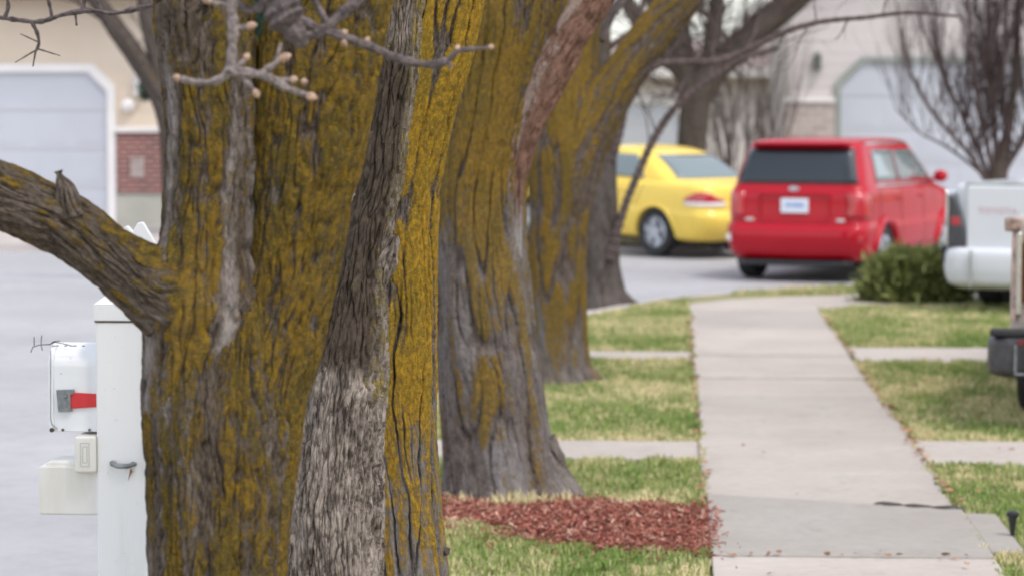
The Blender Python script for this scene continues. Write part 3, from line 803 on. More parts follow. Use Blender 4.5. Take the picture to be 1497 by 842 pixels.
# ---- tree 2 : grey brown scaly bark, limb leaning right
Y2 = 7.9
r2 = treeroot('locust_tree', 495, Y2, 'unmossed grey brown tree with scaly bark and a dark leaning limb, in sharpest focus')
tk = Limb(leads([(497, 1150, 110), (496, 1090, 90), (490, 1000, 84), (487, 842, 74), (488, 720, 73), (497, 620, 65), (504, 560, 60), (506, 540, 56), (512, 480, 46), (520, 400, 34)], Y2), .0032, 300, 5, .05, .35)
up_ = Limb(leads([(505, 660, 34), (510, 590, 46), (518, 520, 46), (524, 450, 40), (534, 370, 36), (554, 280, 33), (569, 200, 30), (583, 110, 28), (594, 0, 26), (612, -160, 25), (650, -420, 22), (700, -760, 17)], Y2 - .02), .003, 240, 6, .07)
tk.blend([up_], .05); up_.blend([tk], .05)
put(r2, 'trunk', tk.mesh('trunk', st_scaly, lambda s, c: clampf(.0 + .45 * (s.P[..., 2] > 1.1) * (s.P[..., 0] > s.C[:, None, 0] + .05) - .3 * c), lambda s, c: 1.0 * sstep(1.15, 1.25, s.P[..., 2] + .06 * perlin(s.P[..., 0] * 14, s.P[..., 2] * 8, 3.3))), M_bark_scaly)
put(r2, 'limb', up_.mesh('limb', st_scaly, lambda s, c: clampf(.18 * sstep(2.0, 2.15, s.P[..., 2]) + .30 * sstep(.3, .8, s.D[..., 0]) - .3 * c), lambda s, c: 1.0 * sstep(1.12, 1.22, s.P[..., 2]) * (1 - .8 * sstep(2.04, 2.16, s.P[..., 2])) * (1 - .75 * sstep(.55, .85, s.D[..., 0]))), M_bark_scaly)
kn = Limb([(at(556, 420, Y2 - .01), .020), (at(564, 385, Y2 - .03), .030), (at(573, 362, Y2 - .04), .022), (at(578, 348, Y2 - .04), .012), (at(579, 345, Y2 - .04), .002)], .003, 70, 7, .25)
put(r2, 'stub', kn.mesh('stub', st_scaly, lambda s, c: 0 * s.U, lambda s, c: .3 + 0 * s.U), M_bark_scaly)
m = MB()
for ang in (0,):
    P = [at(470 + 88 * t, 538 + 12 * math.sin(t * 3.1) + 5 * math.sin(t * 9), Y2 - .105 + .03 * (2 * t - 1) ** 2) for t in np.linspace(0, 1, 12)]
crown_for(r2, [(at(700, -740, Y2), (.3, .2, 1), .034)], 2, 1.1)
finish(r2)

# ---- tree 3 : golden lichen trunk
Y3 = 9.0
r3 = treeroot('locust_tree', 600, Y3, 'slim tree coated in golden yellow lichen with long black bark cracks')
gt = Limb(leads([(604, 1030, 95), (603, 985, 76), (602, 920, 64), (601, 842, 57), (594, 740, 53), (588, 640, 52), (585, 520, 53), (586, 400, 52), (590, 310, 51), (598, 230, 54), (611, 150, 59), (626, 85, 63), (645, 0, 62), (672, -130, 58), (730, -450, 48), (790, -860, 34)], Y3), .0034, 320, 8, .05, .3)
put(r3, 'trunk', gt.mesh('trunk', lambda u, v, th, s: st_plates(u, v, th, s, 14, 1.2, .048, .022),
    lambda s, c: clampf(.36 + .50 * sstep(.65, 1.25, s.P[..., 2]) + .55 * (streak(s.U, s.V, 20, 22, 2.0) - .5) - .95 * c),
    lambda s, c: clampf(1.0 - 1.2 * sstep(.65, 1.2, s.P[..., 2]) + .8 * (streak(s.U, s.V, 25, 15, 2) - .5)) * (1 - c)), M_bark_gold)
m = MB(); p = at(646, 805, Y3 - .02); m.tube([p, p + Vector((.018, -.01, .002)), p + Vector((.026, -.012, .012))], [.018, .014, .004], 8)
m.build('burl', M_twig_far, r3, smooth=True)
crown_for(r3, [(at(790, -840, Y3), (.3, .2, 1), .06)], 3, 1.3)
finish(r3)

# ---- tree 4 : broad plated trunk in the mulch, peeling limb
Y4 = 13.6
r4 = treeroot('locust_tree', 735, Y4, 'broad trunk standing in red mulch, grey plates with an ochre streak and peeling limb')
bt = Limb(leads([(742, 752, 122), (740, 728, 104), (736, 706, 91), (730, 670, 83), (722, 600, 78), (714, 520, 76), (706, 420, 72), (701, 320, 68), (706, 220, 68), (724, 110, 70), (744, 0, 74), (752, -160, 54), (790, -420, 40)], Y4), .006, 300, 9, .035, .34, 5)
pl = Limb(leads([(744, 470, 5), (748, 390, 8), (752, 310, 10), (760, 240, 15), (775, 185, 21), (798, 125, 25), (828, 66, 28), (860, 10, 29), (900, -60, 28), (980, -220, 22)], Y4 - .135), .006, 130, 10, .10)
bt.blend([pl], .08); pl.blend([bt], .06)
rf = [Limb(leads([(x0, 640, 14), (x0 + (x1 - x0) * .35, 690, 15), (x0 + (x1 - x0) * .75, 722, 12), (x1, 742, 5)], Y4 - d), .007, 60, 30 + i, .15) for i, (x0, x1, d) in enumerate([(795, 848, .04)])]
def gr4(s, c): return clampf(.52 - 1.0 * sstep(1.4, 1.9, s.P[..., 2]) + 1.1 * (streak(s.U, s.V, 33, 9, 1.4) - .5)) * (1 - .8 * c)
put(r4, 'trunk', bt.mesh('trunk', lambda u, v, th, s: st_plates(u, v, th, s, 12, 1.15, .05, .022), lambda s, c: clampf(.05 + .46 * sstep(1.1, 1.7, s.P[..., 2]) + .66 * np.exp(-((s.P[..., 0] - at(722, 500, Y4).x) / .105) ** 2) * sstep(.18, .36, s.P[..., 2]) + .8 * (streak(s.U, s.V, 21, 12, 1.6) - .5) - .7 * c), gr4, 1.1), M_bark_plate)
put(r4, 'limb', pl.mesh('limb', lambda u, v, th, s: st_plates(u, v, th, s, 22, 3.5, .12, .014), lambda s, c: clampf(.55 * sstep(.0, .6, -s.D[..., 0]) + .6 * (streak(s.U, s.V, 28, 30, 3) - .5)) - .5 * c, lambda s, c: clampf(1.0 - 1.3 * sstep(1.25, 1.6, s.P[..., 2]))), M_peel)
for f in rf:
    f.blend([bt], .06)
    put(r4, 'root_flare', f.mesh('root_flare', lambda u, v, th, s: st_plates(u, v, th, s, 20, 6, .1, .010), lambda s, c: 0 * s.U, lambda s, c: .35 * (1 - c)), M_bark_plate)
crown_for(r4, [(at(790, -400, Y4), (.2, .2, 1), .09), (at(980, -215, Y4), (.8, 0, .8), .05)], 4, 1.6)
finish(r4)
# dry straw collar at the trunk foot
# ---- tree 5
Y5 = 19.2
r5 = treeroot('locust_tree', 818, Y5, 'ochre streaked tree with a heavy limb forking right, second trunk beyond the mulch')
t5 = Limb(leads([(818, 568, 66), (818, 555, 56), (816, 535, 48), (815, 480, 45), (815, 400, 44), (817, 300, 43), (818, 220, 50), (824, 140, 47), (840, 60, 34), (850, -20, 30), (865, -160, 24)], Y5), .010, 170, 11, .05, .3)
l5 = Limb(leads([(825, 330, 22), (840, 260, 33), (862, 195, 35), (893, 138, 32), (925, 90, 30), (960, 42, 29), (1000, -5, 27), (1060, -80, 22), (1150, -200, 14)], Y5 - .05), .010, 130, 12, .06)
t5.blend([l5], .10); l5.blend([t5], .12)
put(r5, 'trunk', t5.mesh('trunk', lambda u, v, th, s: st_plates(u, v, th, s, 9, 1.2, .09, .018), lambda s, c: clampf(.24 + .38 * sstep(.15, .7, s.P[..., 2]) + .8 * (streak(s.U, s.V, 22, 12, 1.2) - .5) - .7 * c), lambda s, c: clampf(.6 - .8 * sstep(.2, 1.0, s.P[..., 2]) + .8 * (streak(s.U, s.V, 35, 9, 1.0) - .5)) * (1 - c), 1.1), M_bark_plate)
put(r5, 'limb', l5.mesh('limb', lambda u, v, th, s: st_plates(u, v, th, s, 12, 1.8, .1, .014), lambda s, c: clampf(.28 + .5 * sstep(-.2, .6, -s.D[..., 0]) + .5 * (streak(s.U, s.V, 23, 14, 1.5) - .5) - .5 * c)), M_bark_plate)
m = MB()
twig_path(m, [(905, 120, 9), (935, 107, 8), (965, 94, 7), (1005, 91, 6.5), (1045, 90, 6.5), (1085, 77, 6), (1125, 57, 5.5), (1165, 41, 5), (1210, 31, 4.5), (1265, 26, 4), (1330, 19, 3.5), (1400, 24, 2.5)], Y5 - .1)
rd = random.Random(4)
for (x, y) in [(1105, 66), (1150, 46), (1180, 40), (1195, 34), (1240, 29), (1290, 24), (1060, 88), (1020, 90)]:
    twigs(m, at(x, y, Y5 - .1), (rd.uniform(-.5, .8), rd.uniform(-.5, .5), rd.choice([-1, -1, .8])), rd.uniform(.12, .35), .008, 1, .7, 0, (2, 4), 4, rd)
m.build('branch', M_bark_far if False else M_twig_far, r5, smooth=True)
crown_for(r5, [(at(865, -150, Y5), (-.1, .2, 1), .10), (at(1150, -195, Y5), (.7, 0, .7), .06), (at(990, 10, Y5), (.3, .5, 1), .04), (at(880, 60, Y5 + .1), (.4, .5, 1), .03), (at(900, 20, Y5 + .1), (.6, .3, .8), .025)], 5, 1.5)
finish(r5)
# ---- tree 6
Y6 = 26.6
r6 = treeroot('locust_tree', 880, Y6, 'smallest dark brown trunk at the end of the row, with a thin branch arching right')
t6 = Limb(leads([(882, 448, 44), (881, 437, 37), (880, 420, 31), (878, 360, 28), (876, 290, 27), (874, 220, 26), (872, 120, 22), (870, 0, 20), (862, -140, 16)], Y6), .014, 110, 13, .06, .3)
put(r6, 'trunk', t6.mesh('trunk', lambda u, v, th, s: st_plates(u, v, th, s, 9, 1.2, .1, .02), lambda s, c: clampf(-.05 + .35 * sstep(1.2, 2.6, s.P[..., 2]) + .6 * (streak(s.U, s.V, 26, 9, 1) - .5) - .5 * c), lambda s, c: .3 * (1 - c)), M_bark_far)
m = MB()
twig_path(m, [(890, 380, 10), (903, 335, 8), (917, 292, 7), (932, 256, 7), (950, 215, 7), (970, 180, 7), (992, 152, 6.5), (1020, 130, 6), (1050, 108, 5.5), (1090, 84, 4.5), (1140, 70, 3.5)], Y6 - .15)
twig_path(m, [(893, 235, 9), (905, 195, 8), (915, 150, 7), (930, 90, 6), (938, 20, 5), (945, -60, 4)], Y6 - .1)
rd = random.Random(14)
for (x, y) in [(950, 215), (985, 160), (1040, 115), (1080, 90), (915, 150), (930, 90), (936, 40), (992, 152), (1100, 80), (960, 200)]:
    twigs(m, at(x, y, Y6 - .15), (rd.uniform(-.2, .9), rd.uniform(-.5, .5), rd.uniform(.1, 1)), rd.uniform(.4, .9), .012, 2, .7, .1, (2, 4), 4, rd)
m.build('branch', M_twig_far, r6, smooth=True)
crown_for(r6, [(at(862, -130, Y6), (0, .2, 1), .10), (at(872, 30, Y6), (.9, .2, .7), .05), (at(874, 80, Y6), (.8, .4, .5), .04)], 6, 1.9, 3, M_twig_far)
finish(r6)

# ---- trees across the street
def far_tree(name, base, label, Yd, paths, tw, seed, mat=M_twig_far, bark=True, group=None, cat='tree'):
    p = gnd(*base) if len(base) == 2 else at(*base)
    e = tag(empty(name, p), label, cat, group)
    first = True
    for i, pts in enumerate(paths):
        l = Limb(leads(pts, Yd), .03, 40, seed + i, .06)
        put(e, 'trunk' if first else 'limb', l.mesh('limb', lambda u, v, th, s: st_plates(u, v, th, s, 7, 1, .12, .02), lambda s, c: clampf(.05 + .5 * (streak(s.U, s.V, 26, 6, .6) - .5) - .5 * c), lambda s, c: .15 * (1 - c)), M_bark_far)
        first = False
    rd = random.Random(seed); m = MB()
    for (x, y, dx, dz, L, r, d) in tw:
        twigs(m, at(x, y, Yd), (dx, rd.uniform(-.4, .4), dz), L, r, d, .6, .12, (3, 5), 4, rd)
    m.build('crown', mat, e, smooth=True)
    finish(e)
    return e
YB = 44.5
far_tree('shade_tree', (1014, 150 + 2.0 * sc(YB), YB), 'brown tree rising behind the yellow car with limbs spreading both ways', YB,
    [[(1014, 336, 28), (1012, 320, 23), (1011, 250, 21), (1013, 190, 22), (1020, 140, 23), (1042, 104, 22), (1080, 70, 20), (1120, 36, 18), (1168, -2, 16), (1240, -70, 12)],
     [(1014, 190, 14), (1008, 135, 18), (1000, 85, 17), (990, 35, 16), (978, -20, 14), (960, -120, 10)],
     [(1025, 130, 10), (1040, 70, 13), (1046, 20, 12), (1052, -40, 9)],
     [(1008, 130, 9), (985, 92, 13), (955, 58, 13), (925, 18, 12), (895, -40, 9)],
     [(1000, 80, 8), (975, 40, 11), (950, -5, 10), (935, -60, 8)]],
    [(1000, 90, -.8, .5, 1.3, .05, 3), (1004, 110, -.9, .2, 1.0, .045, 3), (990, 40, .7, .6, 1.2, .05, 3), (985, 20, -.7, .6, 1.3, .05, 3), (1040, 60, -.5, .8, 1.0, .04, 3), (1044, 40, .6, .8, 1.1, .04, 3),
     (1080, 70, .2, .9, 1.1, .045, 3), (1120, 36, .5, .3, 1.0, .035, 2), (1020, 140, -.9, .35, 1.2, .04, 3), (1018, 150, -.7, .1, .8, .03, 2), (1060, 88, .9, -.1, .9, .03, 2), (996, 60, .9, .2, 1.0, .04, 3), (1012, 120, .8, .4, .9, .04, 3), (975, -10, .3, .8, 1.6, .06, 3), (1168, 0, .8, .6, 1.4, .05, 3)] + [(980 + 8 * i, 140 - 14 * ((i * 5) % 9), (-1) ** i * .8, .6, 1.25, .045, 3) for i in range(18)], 60)
YLT = 31.0
far_tree('shade_tree', (262, 150 + 2.02 * sc(YLT), YLT), 'dark slanting limbs of a tree across the street beside the tan garage', YLT,
    [[(264, 412, 26), (262, 390, 22), (258, 300, 20), (253, 210, 19), (243, 160, 18), (222, 118, 16), (198, 80, 15), (170, 42, 14), (140, 0, 12), (90, -70, 9)],
     [(248, 180, 10), (238, 130, 13), (224, 70, 12), (211, 5, 11), (200, -80, 9)]],
    [(222, 118, .2, .9, .9, .03, 2), (170, 42, -.8, .5, .9, .03, 2), (224, 70, .6, .8, .8, .03, 2), (211, 10, .5, .8, .9, .03, 2), (140, 0, -.8, .5, 1.0, .04, 2), (200, -80, .2, 1, 1.2, .05, 3)], 70)

# bare ornamental tree behind the white pickup : vase of rising stems
YP = 36.0
e = tag(empty('ornamental_tree', at(1457, 150 + 2.03 * sc(YP), YP)), 'leafless many stemmed ornamental tree behind the white pickup', 'tree')
l = Limb(leads([(1457, 368, 24), (1457, 330, 20), (1457, 290, 19), (1459, 255, 15), (1468, 215, 9), (1478, 165, 7), (1486, 90, 6), (1488, 0, 5), (1490, -120, 5)], YP), .03, 36, 80, .05)
put(e, 'trunk', l.mesh('trunk', lambda u, v, th, s: st_plates(u, v, th, s, 9, 1, .12, .01), lambda s, c: 0 * s.U, lambda s, c: 0 * s.U), M_bark_far)
rd = random.Random(21); m = MB()
stems = [[(1452, 285, 10), (1436, 255, 8), (1412, 220, 7), (1380, 185, 6), (1352, 148, 5), (1330, 105, 4), (1318, 50, 3), (1310, 0, 2.5)],
         [(1452, 275, 9), (1432, 225, 8), (1408, 170, 7), (1385, 125, 6), (1372, 75, 5), (1366, 10, 4), (1362, -60, 3)],
         [(1455, 270, 9), (1445, 220, 8), (1432, 165, 7), (1424, 110, 6), (1418, 50, 5), (1414, -20, 4)],
         [(1457, 260, 10), (1455, 200, 9), (1450, 140, 8), (1446, 80, 7), (1444, 10, 6), (1442, -70, 4)],
         [(1460, 270, 9), (1475, 240, 8), (1500, 200, 7), (1530, 140, 6), (1550, 60, 5), (1560, -40, 3)],
         [(1462, 255, 8), (1470, 190, 8), (1466, 120, 7), (1470, 40, 6), (1474, -50, 4)],
         [(1436, 255, 5), (1408, 232, 4.5), (1375, 210, 3.5), (1345, 195, 2.5), (1310, 160, 2)],
         [(1455, 270, 8), (1490, 210, 7), (1512, 140, 6), (1520, 50, 5), (1526, -40, 3)]]
for st in stems:
    yy = YP + rd.uniform(-.7, .7)
    P = [at(x, y, YP + (yy - YP) * i / (len(st) - 1)) for i, (x, y, w) in enumerate(st)]
    rs = [.5 * w / sc(YP) for x, y, w in st]
    C = spline(list(zip(P, rs)), .12)
    m.tube([Vector(c_[:3]) for c_ in C], [max(.005, c_[3]) for c_ in C], 6)
    for c_ in C[4:]:
        for _ in range(rd.choice((1, 1, 2, 2))):
            a = rd.uniform(0, 6.283)
            twigs(m, c_[:3], (.55 * math.cos(a), .55 * math.sin(a), 1), rd.uniform(.5, 1.2), max(.008, c_[3] * .45), 2, .42, .4, (3, 5), 3, rd)
m.build('crown', M_twig_far, e, smooth=True)
finish(e)
# leafless shrub in front of the pale house
YS = 47.0
for bx, top, seed in ((1072, 110, 5), (1118, 120, 8)):
    e = tag(empty('bare_shrub', at(bx, 150 + 2.0 * sc(YS), YS)), 'thin leafless shrub between the yellow car and the red wagon' if bx < 1100 else 'thin leafless shrub straight behind the roof of the red wagon', 'shrub', 'leafless shrubs by the pale house')
    rd = random.Random(seed); m = MB()
    for i in range(13):
        p = at(bx + rd.uniform(-8, 8), 330, YS + rd.uniform(-.2, .2)); a = rd.uniform(0, 6.283); t = rd.uniform(.05, .33)
        twigs(m, p, (math.cos(a) * t, math.sin(a) * t, 1), rd.uniform(1.6, 2.7), .022, 2, .35, .35, (3, 5), 4, rd, .7)
    m.build('stems', M_twig_far, e, smooth=True); finish(e)

# evergreen bush beside the pickup
def needle_bush(root, cen, rad, n, mat, seed, size=.05, name='foliage'):
    rg = np.random.default_rng(seed)
    d = rg.normal(0, 1, (n, 3)); d /= np.linalg.norm(d, axis=1)[:, None]
    d[:, 2] = np.where(d[:, 2] < -.35, -d[:, 2], d[:, 2])
    lump = 1 + .22 * perlin(d[:, 0] * 2.3 + seed, d[:, 1] * 2.3, d[:, 2] * 2.3) + .16 * perlin(d[:, 0] * 5, d[:, 1] * 5 + seed, d[:, 2] * 5)
    r = (1 - .55 * rg.uniform(0, 1, n) ** 2.2) * lump * (1 + .16 * np.abs(rg.normal(0, 1, n)) * (rg.uniform(0, 1, n) < .25))
    c_ = np.array(cen) + d * r[:, None] * np.array(rad)
    ax = d * .8 + rg.normal(0, .55, (n, 3)) + np.array([0, 0, .45]); ax /= np.linalg.norm(ax, axis=1)[:, None]
    sd = np.cross(ax, rg.normal(0, 1, (n, 3))); sd /= np.linalg.norm(sd, axis=1)[:, None]
    L = rg.uniform(.6, 1.5, n)[:, None] * size; W = rg.uniform(.10, .2, n)[:, None] * size
    V = np.stack([c_ - ax * L * .4 - sd * W * .4, c_ - ax * L * .4 + sd * W * .4, c_ + ax * L * .2 + sd * W, c_ + ax * L, c_ + ax * L * .2 - sd * W], 1)
    me = bpy.data.meshes.new(name); raw_mesh(me, V.reshape(-1, 3), (np.arange(n) * 5)[:, None] + np.arange(5)[None])
    a = me.attributes.new('hue', 'FLOAT', 'POINT'); a.data.foreach_set('value', np.repeat(np.clip(.5 + .5 * perlin(d[:, 0] * 4, d[:, 1] * 4, d[:, 2] * 4 + seed) + rg.normal(0, .22, n), 0, 1), 5).astype(np.float32))
    return link(name, me, mat, root)
bp = gnd(1329, 443)
e = tag(empty('evergreen_shrub', bp), 'low rounded evergreen shrub at the end of the sidewalk beside the white pickup', 'shrub')
needle_bush(e, (-.02, .30, .13), (.36, .36, .31), 15000, M_juniper, 3, .085)
needle_bush(e, (.22, .40, .12), (.38, .38, .30), 9000, M_juniper, 4, .085)
m = MB(); rd = random.Random(2)
for i in range(9):
    a = rd.uniform(0, 6.28); m.tube([(0, .4, -.02), (.12 * math.cos(a), .4 + .12 * math.sin(a), .15), (.25 * math.cos(a), .4 + .25 * math.sin(a), .36)], [.015, .012, .006], 5)
m.build('stems', M_twig_far, e, smooth=True)

# =================================================================== MAILBOX
YM = 6.9
s_ = sc(YM)
def mx(px, py, dy=0.0):      # world point on the front plane of the post
    return at(px, py, YM + dy)
gx = mx(176.5, 560)
e = tag(empty('mailbox', (gx.x, YM + .06, 0)), 'white post mailbox with red flag and newspaper box, half hidden by the mossy forked tree', 'mailbox')
x0, x1 = mx(140, 560).x, mx(213.5, 560).x; w = x1 - x0
zc = mx(176, 468).z
m = MB(); m.box((x0, YM, -.05), (x1, YM + w, zc)); o = m.build('post', M_white, e, bevel=.006)
# cap: skirt, cove, pyramid
m = MB(); cx_, cy_ = (x0 + x1) / 2, YM + w / 2
z1 = mx(176, 445).z; zt = mx(176, 424).z; hw = w / 2 + .004
m.box((x0 - .004, YM - .004, zc - .002), (x1 + .004, YM + w + .004, z1))
m.add([(cx_ - hw, cy_ - hw, z1), (cx_ + hw, cy_ - hw, z1), (cx_ + hw, cy_ + hw, z1), (cx_ - hw, cy_ + hw, z1), (cx_ - .02, cy_ - .02, zt), (cx_ + .02, cy_ - .02, zt), (cx_ + .02, cy_ + .02, zt), (cx_ - .02, cy_ + .02, zt)],
      [(0, 1, 5, 4), (1, 2, 6, 5), (2, 3, 7, 6), (3, 0, 4, 7), (4, 5, 6, 7)])
m.build('cap', M_white, e, bevel=.003)
m = MB(); m.box((x0 - .0015, YM - .0015, zc - .006), (x1 + .0015, YM + w + .0015, zc - .0025)); m.build('cap_seam', M_rust, e)
# box: arched section seen from its side, axis along x
bx0 = mx(66, 560).x; bx1 = bx0 + .48; zb = mx(100, 633).z; zt2 = mx(100, 506).z
yb0, yb1 = YM + .035, YM + .20
hh = zt2 - zb; rad = (yb1 - yb0) / 2
sec = [(yb0, zb), (yb1, zb)] + [((yb0 + yb1) / 2 + rad * math.cos(a), zb + hh - rad * .7 + rad * .7 * math.sin(a)) for a in np.linspace(0, math.pi, 13)]
m = MB(); m.prism(sec, 'x', bx0 + .014, bx1); bxo = m.build('box', M_whitebox, e, bevel=.002)
m = MB(); cs = [((y - (yb0 + yb1) / 2) * 1.03 + (yb0 + yb1) / 2, (z - zb) * 1.01 + zb - .001) for y, z in sec]
m.prism(cs, 'x', bx0, bx0 + .0145); dro = m.build('door', M_whitebox, e, bevel=.004)
m = MB(); P = [mx(74, y, .0325) for y in (512, 540, 580, 612)] + [mx(76, 620, .0325), mx(84, 627, .0325)]
m.tube(P, .0012, 5); m.build('seam', M_zinc, e, smooth=True)
for (px, py, r) in ((76, 628, .006), (92, 628, .0035), (131, 628, .0032)):
    m = MB(); p = mx(px, py, .035); m.lathe([(.0001, -.004), (r, -.004), (r, .002)], 'y', 12, Matrix.Translation(p)); m.build('bolt', M_rust, e, smooth=True)
for (px, py) in ((88, 546), (102, 524)):
    m = MB(); p = mx(px, py, .0335); m.box((p.x, p.y, p.z), (p.x + .003, p.y + .002, p.z + .0012)); m.build('chip', M_rust, e)
m = MB(); P = [mx(x, 507, .05) for x in (72, 90, 110, 128, 138)]
for a, b in ((76, 86), (94, 98), (103, 112), (120, 124)):
    p, q = mx(a, 505.5, .034), mx(b, 505.2, .034); m.tube([p, q], .0014, 5)
m.build('scuff', M_wire, e)
m = MB()
for pts in ([(45, 515), (48, 507), (58, 504), (72, 503), (80, 500), (88, 501), (104, 505)], [(50, 505), (50, 492)], [(60, 504), (61, 490)], [(72, 504), (78, 499), (88, 498)], [(60, 505), (62, 512)]):
    m.tube([mx(x, y, .06) for x, y in pts], .0013, 5)
m.build('barbed_wire', M_wire, e, smooth=True)
# flag
m = MB(); q = [mx(103, 573, .030), mx(103, 597, .030), mx(120, 596, .030), mx(170, 593, .030), mx(170, 577, .030), mx(118, 574, .030)]
m.slab(q, (0, 1, 0), .003); fl = m.build('flag', M_redplastic, e, bevel=.001)
m = MB(); m.slab([mx(82, 570, .026), mx(85, 602, .026), mx(105, 601, .026), mx(103, 593, .026), mx(103, 577, .026), mx(108, 575, .026), mx(108, 569, .026)], (0, 1, 0), .0085)
p = mx(96, 580, .025); m.ball(p, .004, 6); p = mx(97, 592, .025); m.ball(p, .003, 6)
m.build('flag_bracket', M_zinc, e, bevel=.0015)
# newspaper box with end cap
nz0, nz1 = mx(60, 754).z, mx(60, 682).z
m = MB(); nx0 = mx(53, 700).x
prof = [(nx0, nz0), (nx0, nz1 - .004), (nx0 + .012, nz1), (x0 + .10, nz1 + .003), (x0 + .10, nz0)]
m.prism(prof, 'y', YM + .02, YM + .17); m.build('newspaper_box', M_cream, e, bevel=.006)
m = MB(); m.prism([(nx0 + .012, nz1 - .002), (nx0 + .026, nz1 + .009), (x0 - .02, nz1 + .010), (x0 - .02, nz1 - .004)], 'y', YM + .03, YM + .16); m.build('newspaper_lid', M_cream, e, bevel=.003)
# support arm ends (each side of the post) with their inset panels
for (a, b) in ((110, 141), (212.5, 244)):
    xa, xb = mx(a, 660).x, mx(b, 660).x; za, zb_ = mx(120, 690).z, mx(120, 637).z
    m = MB(); m.box((xa, YM - .012, za), (xb, YM + .26, zb_)); ar = m.build('arm', M_cream, e, bevel=.006)
    for gi, g in enumerate((.30, .40)):
        m = MB(); dx, dz = (xb - xa) * g, (zb_ - za) * (g - .12)
        X0, X1, Z0, Z1 = xa + dx, xb - dx, za + dz, zb_ - dz; t = .0009
        for (p, q) in (((X0, Z0), (X1, Z0)), ((X1, Z0), (X1, Z1)), ((X1, Z1), (X0, Z1)), ((X0, Z1), (X0, Z0))):
            m.tube([(p[0], YM - .0122, p[1]), (q[0], YM - .0122, q[1])], t, 4)
        m.build('panel_groove', M_found, ar)
# metal hook and a scrap of leaf
m = MB(); m.tube([mx(164, 677, -.006), mx(172, 681, -.012), mx(186, 681, -.012), mx(196, 678, -.006)], [.0055, .0065, .0065, .0055], 10)
m.ball(mx(165, 677, -.006), .009, 8, (1, .7, .9)); m.ball(mx(195, 678, -.006), .008, 8, (1.1, .7, .8))
hk = m.build('hook', M_zinc, e, smooth=True)
m = MB(); m.slab([mx(190, 684, -.012), mx(194, 688, -.012), mx(191, 694, -.012), mx(187, 703, -.012), mx(189, 692, -.012)], (0, 1, 0), .002); m.build('leaf_scrap', M_leaf, hk)
# peaked board standing up behind the post
m = MB(); zb0 = mx(205, 560).z
pts = [(mx(178, 500, .16).x, zb0), (mx(178, 340, .16).x, mx(178, 336, .16).z), (mx(185, 330, .16).x, mx(185, 330, .16).z), (mx(194, 338, .16).x, mx(194, 339, .16).z), (mx(201, 327, .16).x, mx(201, 326, .16).z), (mx(208, 324, .16).x, mx(208, 325, .16).z), (mx(233, 366, .16).x, mx(233, 366, .16).z), (mx(233, 500, .16).x, zb0)]
m.prism(pts, 'y', YM + .16, YM + .185); m.build('peaked_board', M_white, e, bevel=.003)
finish(e)

# garden light at the walk's edge
p = gnd(1480, 786)
e = tag(empty('garden_light', p), 'small black tapered garden light stuck in the lawn beside the sidewalk', 'garden light')
m = MB(); m.lathe([(.0001, -.06), (.006, -.03), (.008, 0), (.020, .098), (.0001, .098)], 'z', 14); m.build('stake', M_blackpl, e, smooth=True)
m = MB(); m.lathe([(.0001, .098), (.026, .098), (.029, .104), (.027, .118), (.016, .124), (.0001, .126)], 'z', 16); m.build('head', M_blackpl, e, smooth=True)

# =================================================================== CARS
def wheel(root, x, y, r, w, side, rim=M_alloy, spokes=5):
    m = MB(); rr = r * .66
    m.lathe([(rr, -w * .42), (r * .93, -w * .5), (r, -w * .36), (r, w * .36), (r * .93, w * .5), (rr, w * .42), (rr * .97, 0), (rr, -w * .42)], 'x', 32, Matrix.Translation((x, y, r)))
    t = m.build('wheel', M_black, root, smooth=True)
    m = MB(); f = side * w * .40
    m.lathe([(rr * 1.0, f), (rr * .92, f + side * .012), (rr * .86, f - side * .03), (.0001, f - side * .05)], 'x', 32, Matrix.Translation((x, y, r)))
    for k_ in range(spokes):
        a = 2 * math.pi * k_ / spokes + .3
        for da in (-.10, .10):
            c0, c1 = a + da * 2.6, a + da
            m.tube([(x + f - side * .004, y + .05 * math.cos(c0), r + .05 * math.sin(c0)), (x + f + side * .004, y + rr * .9 * math.cos(c1), r + rr * .9 * math.sin(c1))], [.022, .017], 6)
    m.lathe([(.0001, f + side * .012), (.05, f + side * .008), (.06, f - side * .03)], 'x', 16, Matrix.Translation((x, y, r)))
    m.build('rim', rim, t, smooth=True)
def arch(prof, yc, r, zb, n=9):
    """points of a wheel arch cut into the underside between y=yc+r and yc-r (travelling backwards)"""
    return [(yc + r * math.cos(a), zb + max(0, r * math.sin(a) * 1.0)) for a in np.linspace(0, math.pi, n)]
def on_side(hb, ht, zb, zt, sgn, y, z, off=0.0):
    x = hb + (ht - hb) * (z - zb) / (zt - zb) + off
    return (sgn * x, y, z)
def hexa(m, prof_b, prof_t):
    """closed shell from lower ring to upper ring (lists of 3d points)"""
    n = len(prof_b); m.add(prof_b + prof_t, [tuple(range(n))[::-1], tuple(range(n, 2 * n))] + [(i, (i + 1) % n, n + (i + 1) % n, n + i) for i in range(n)])

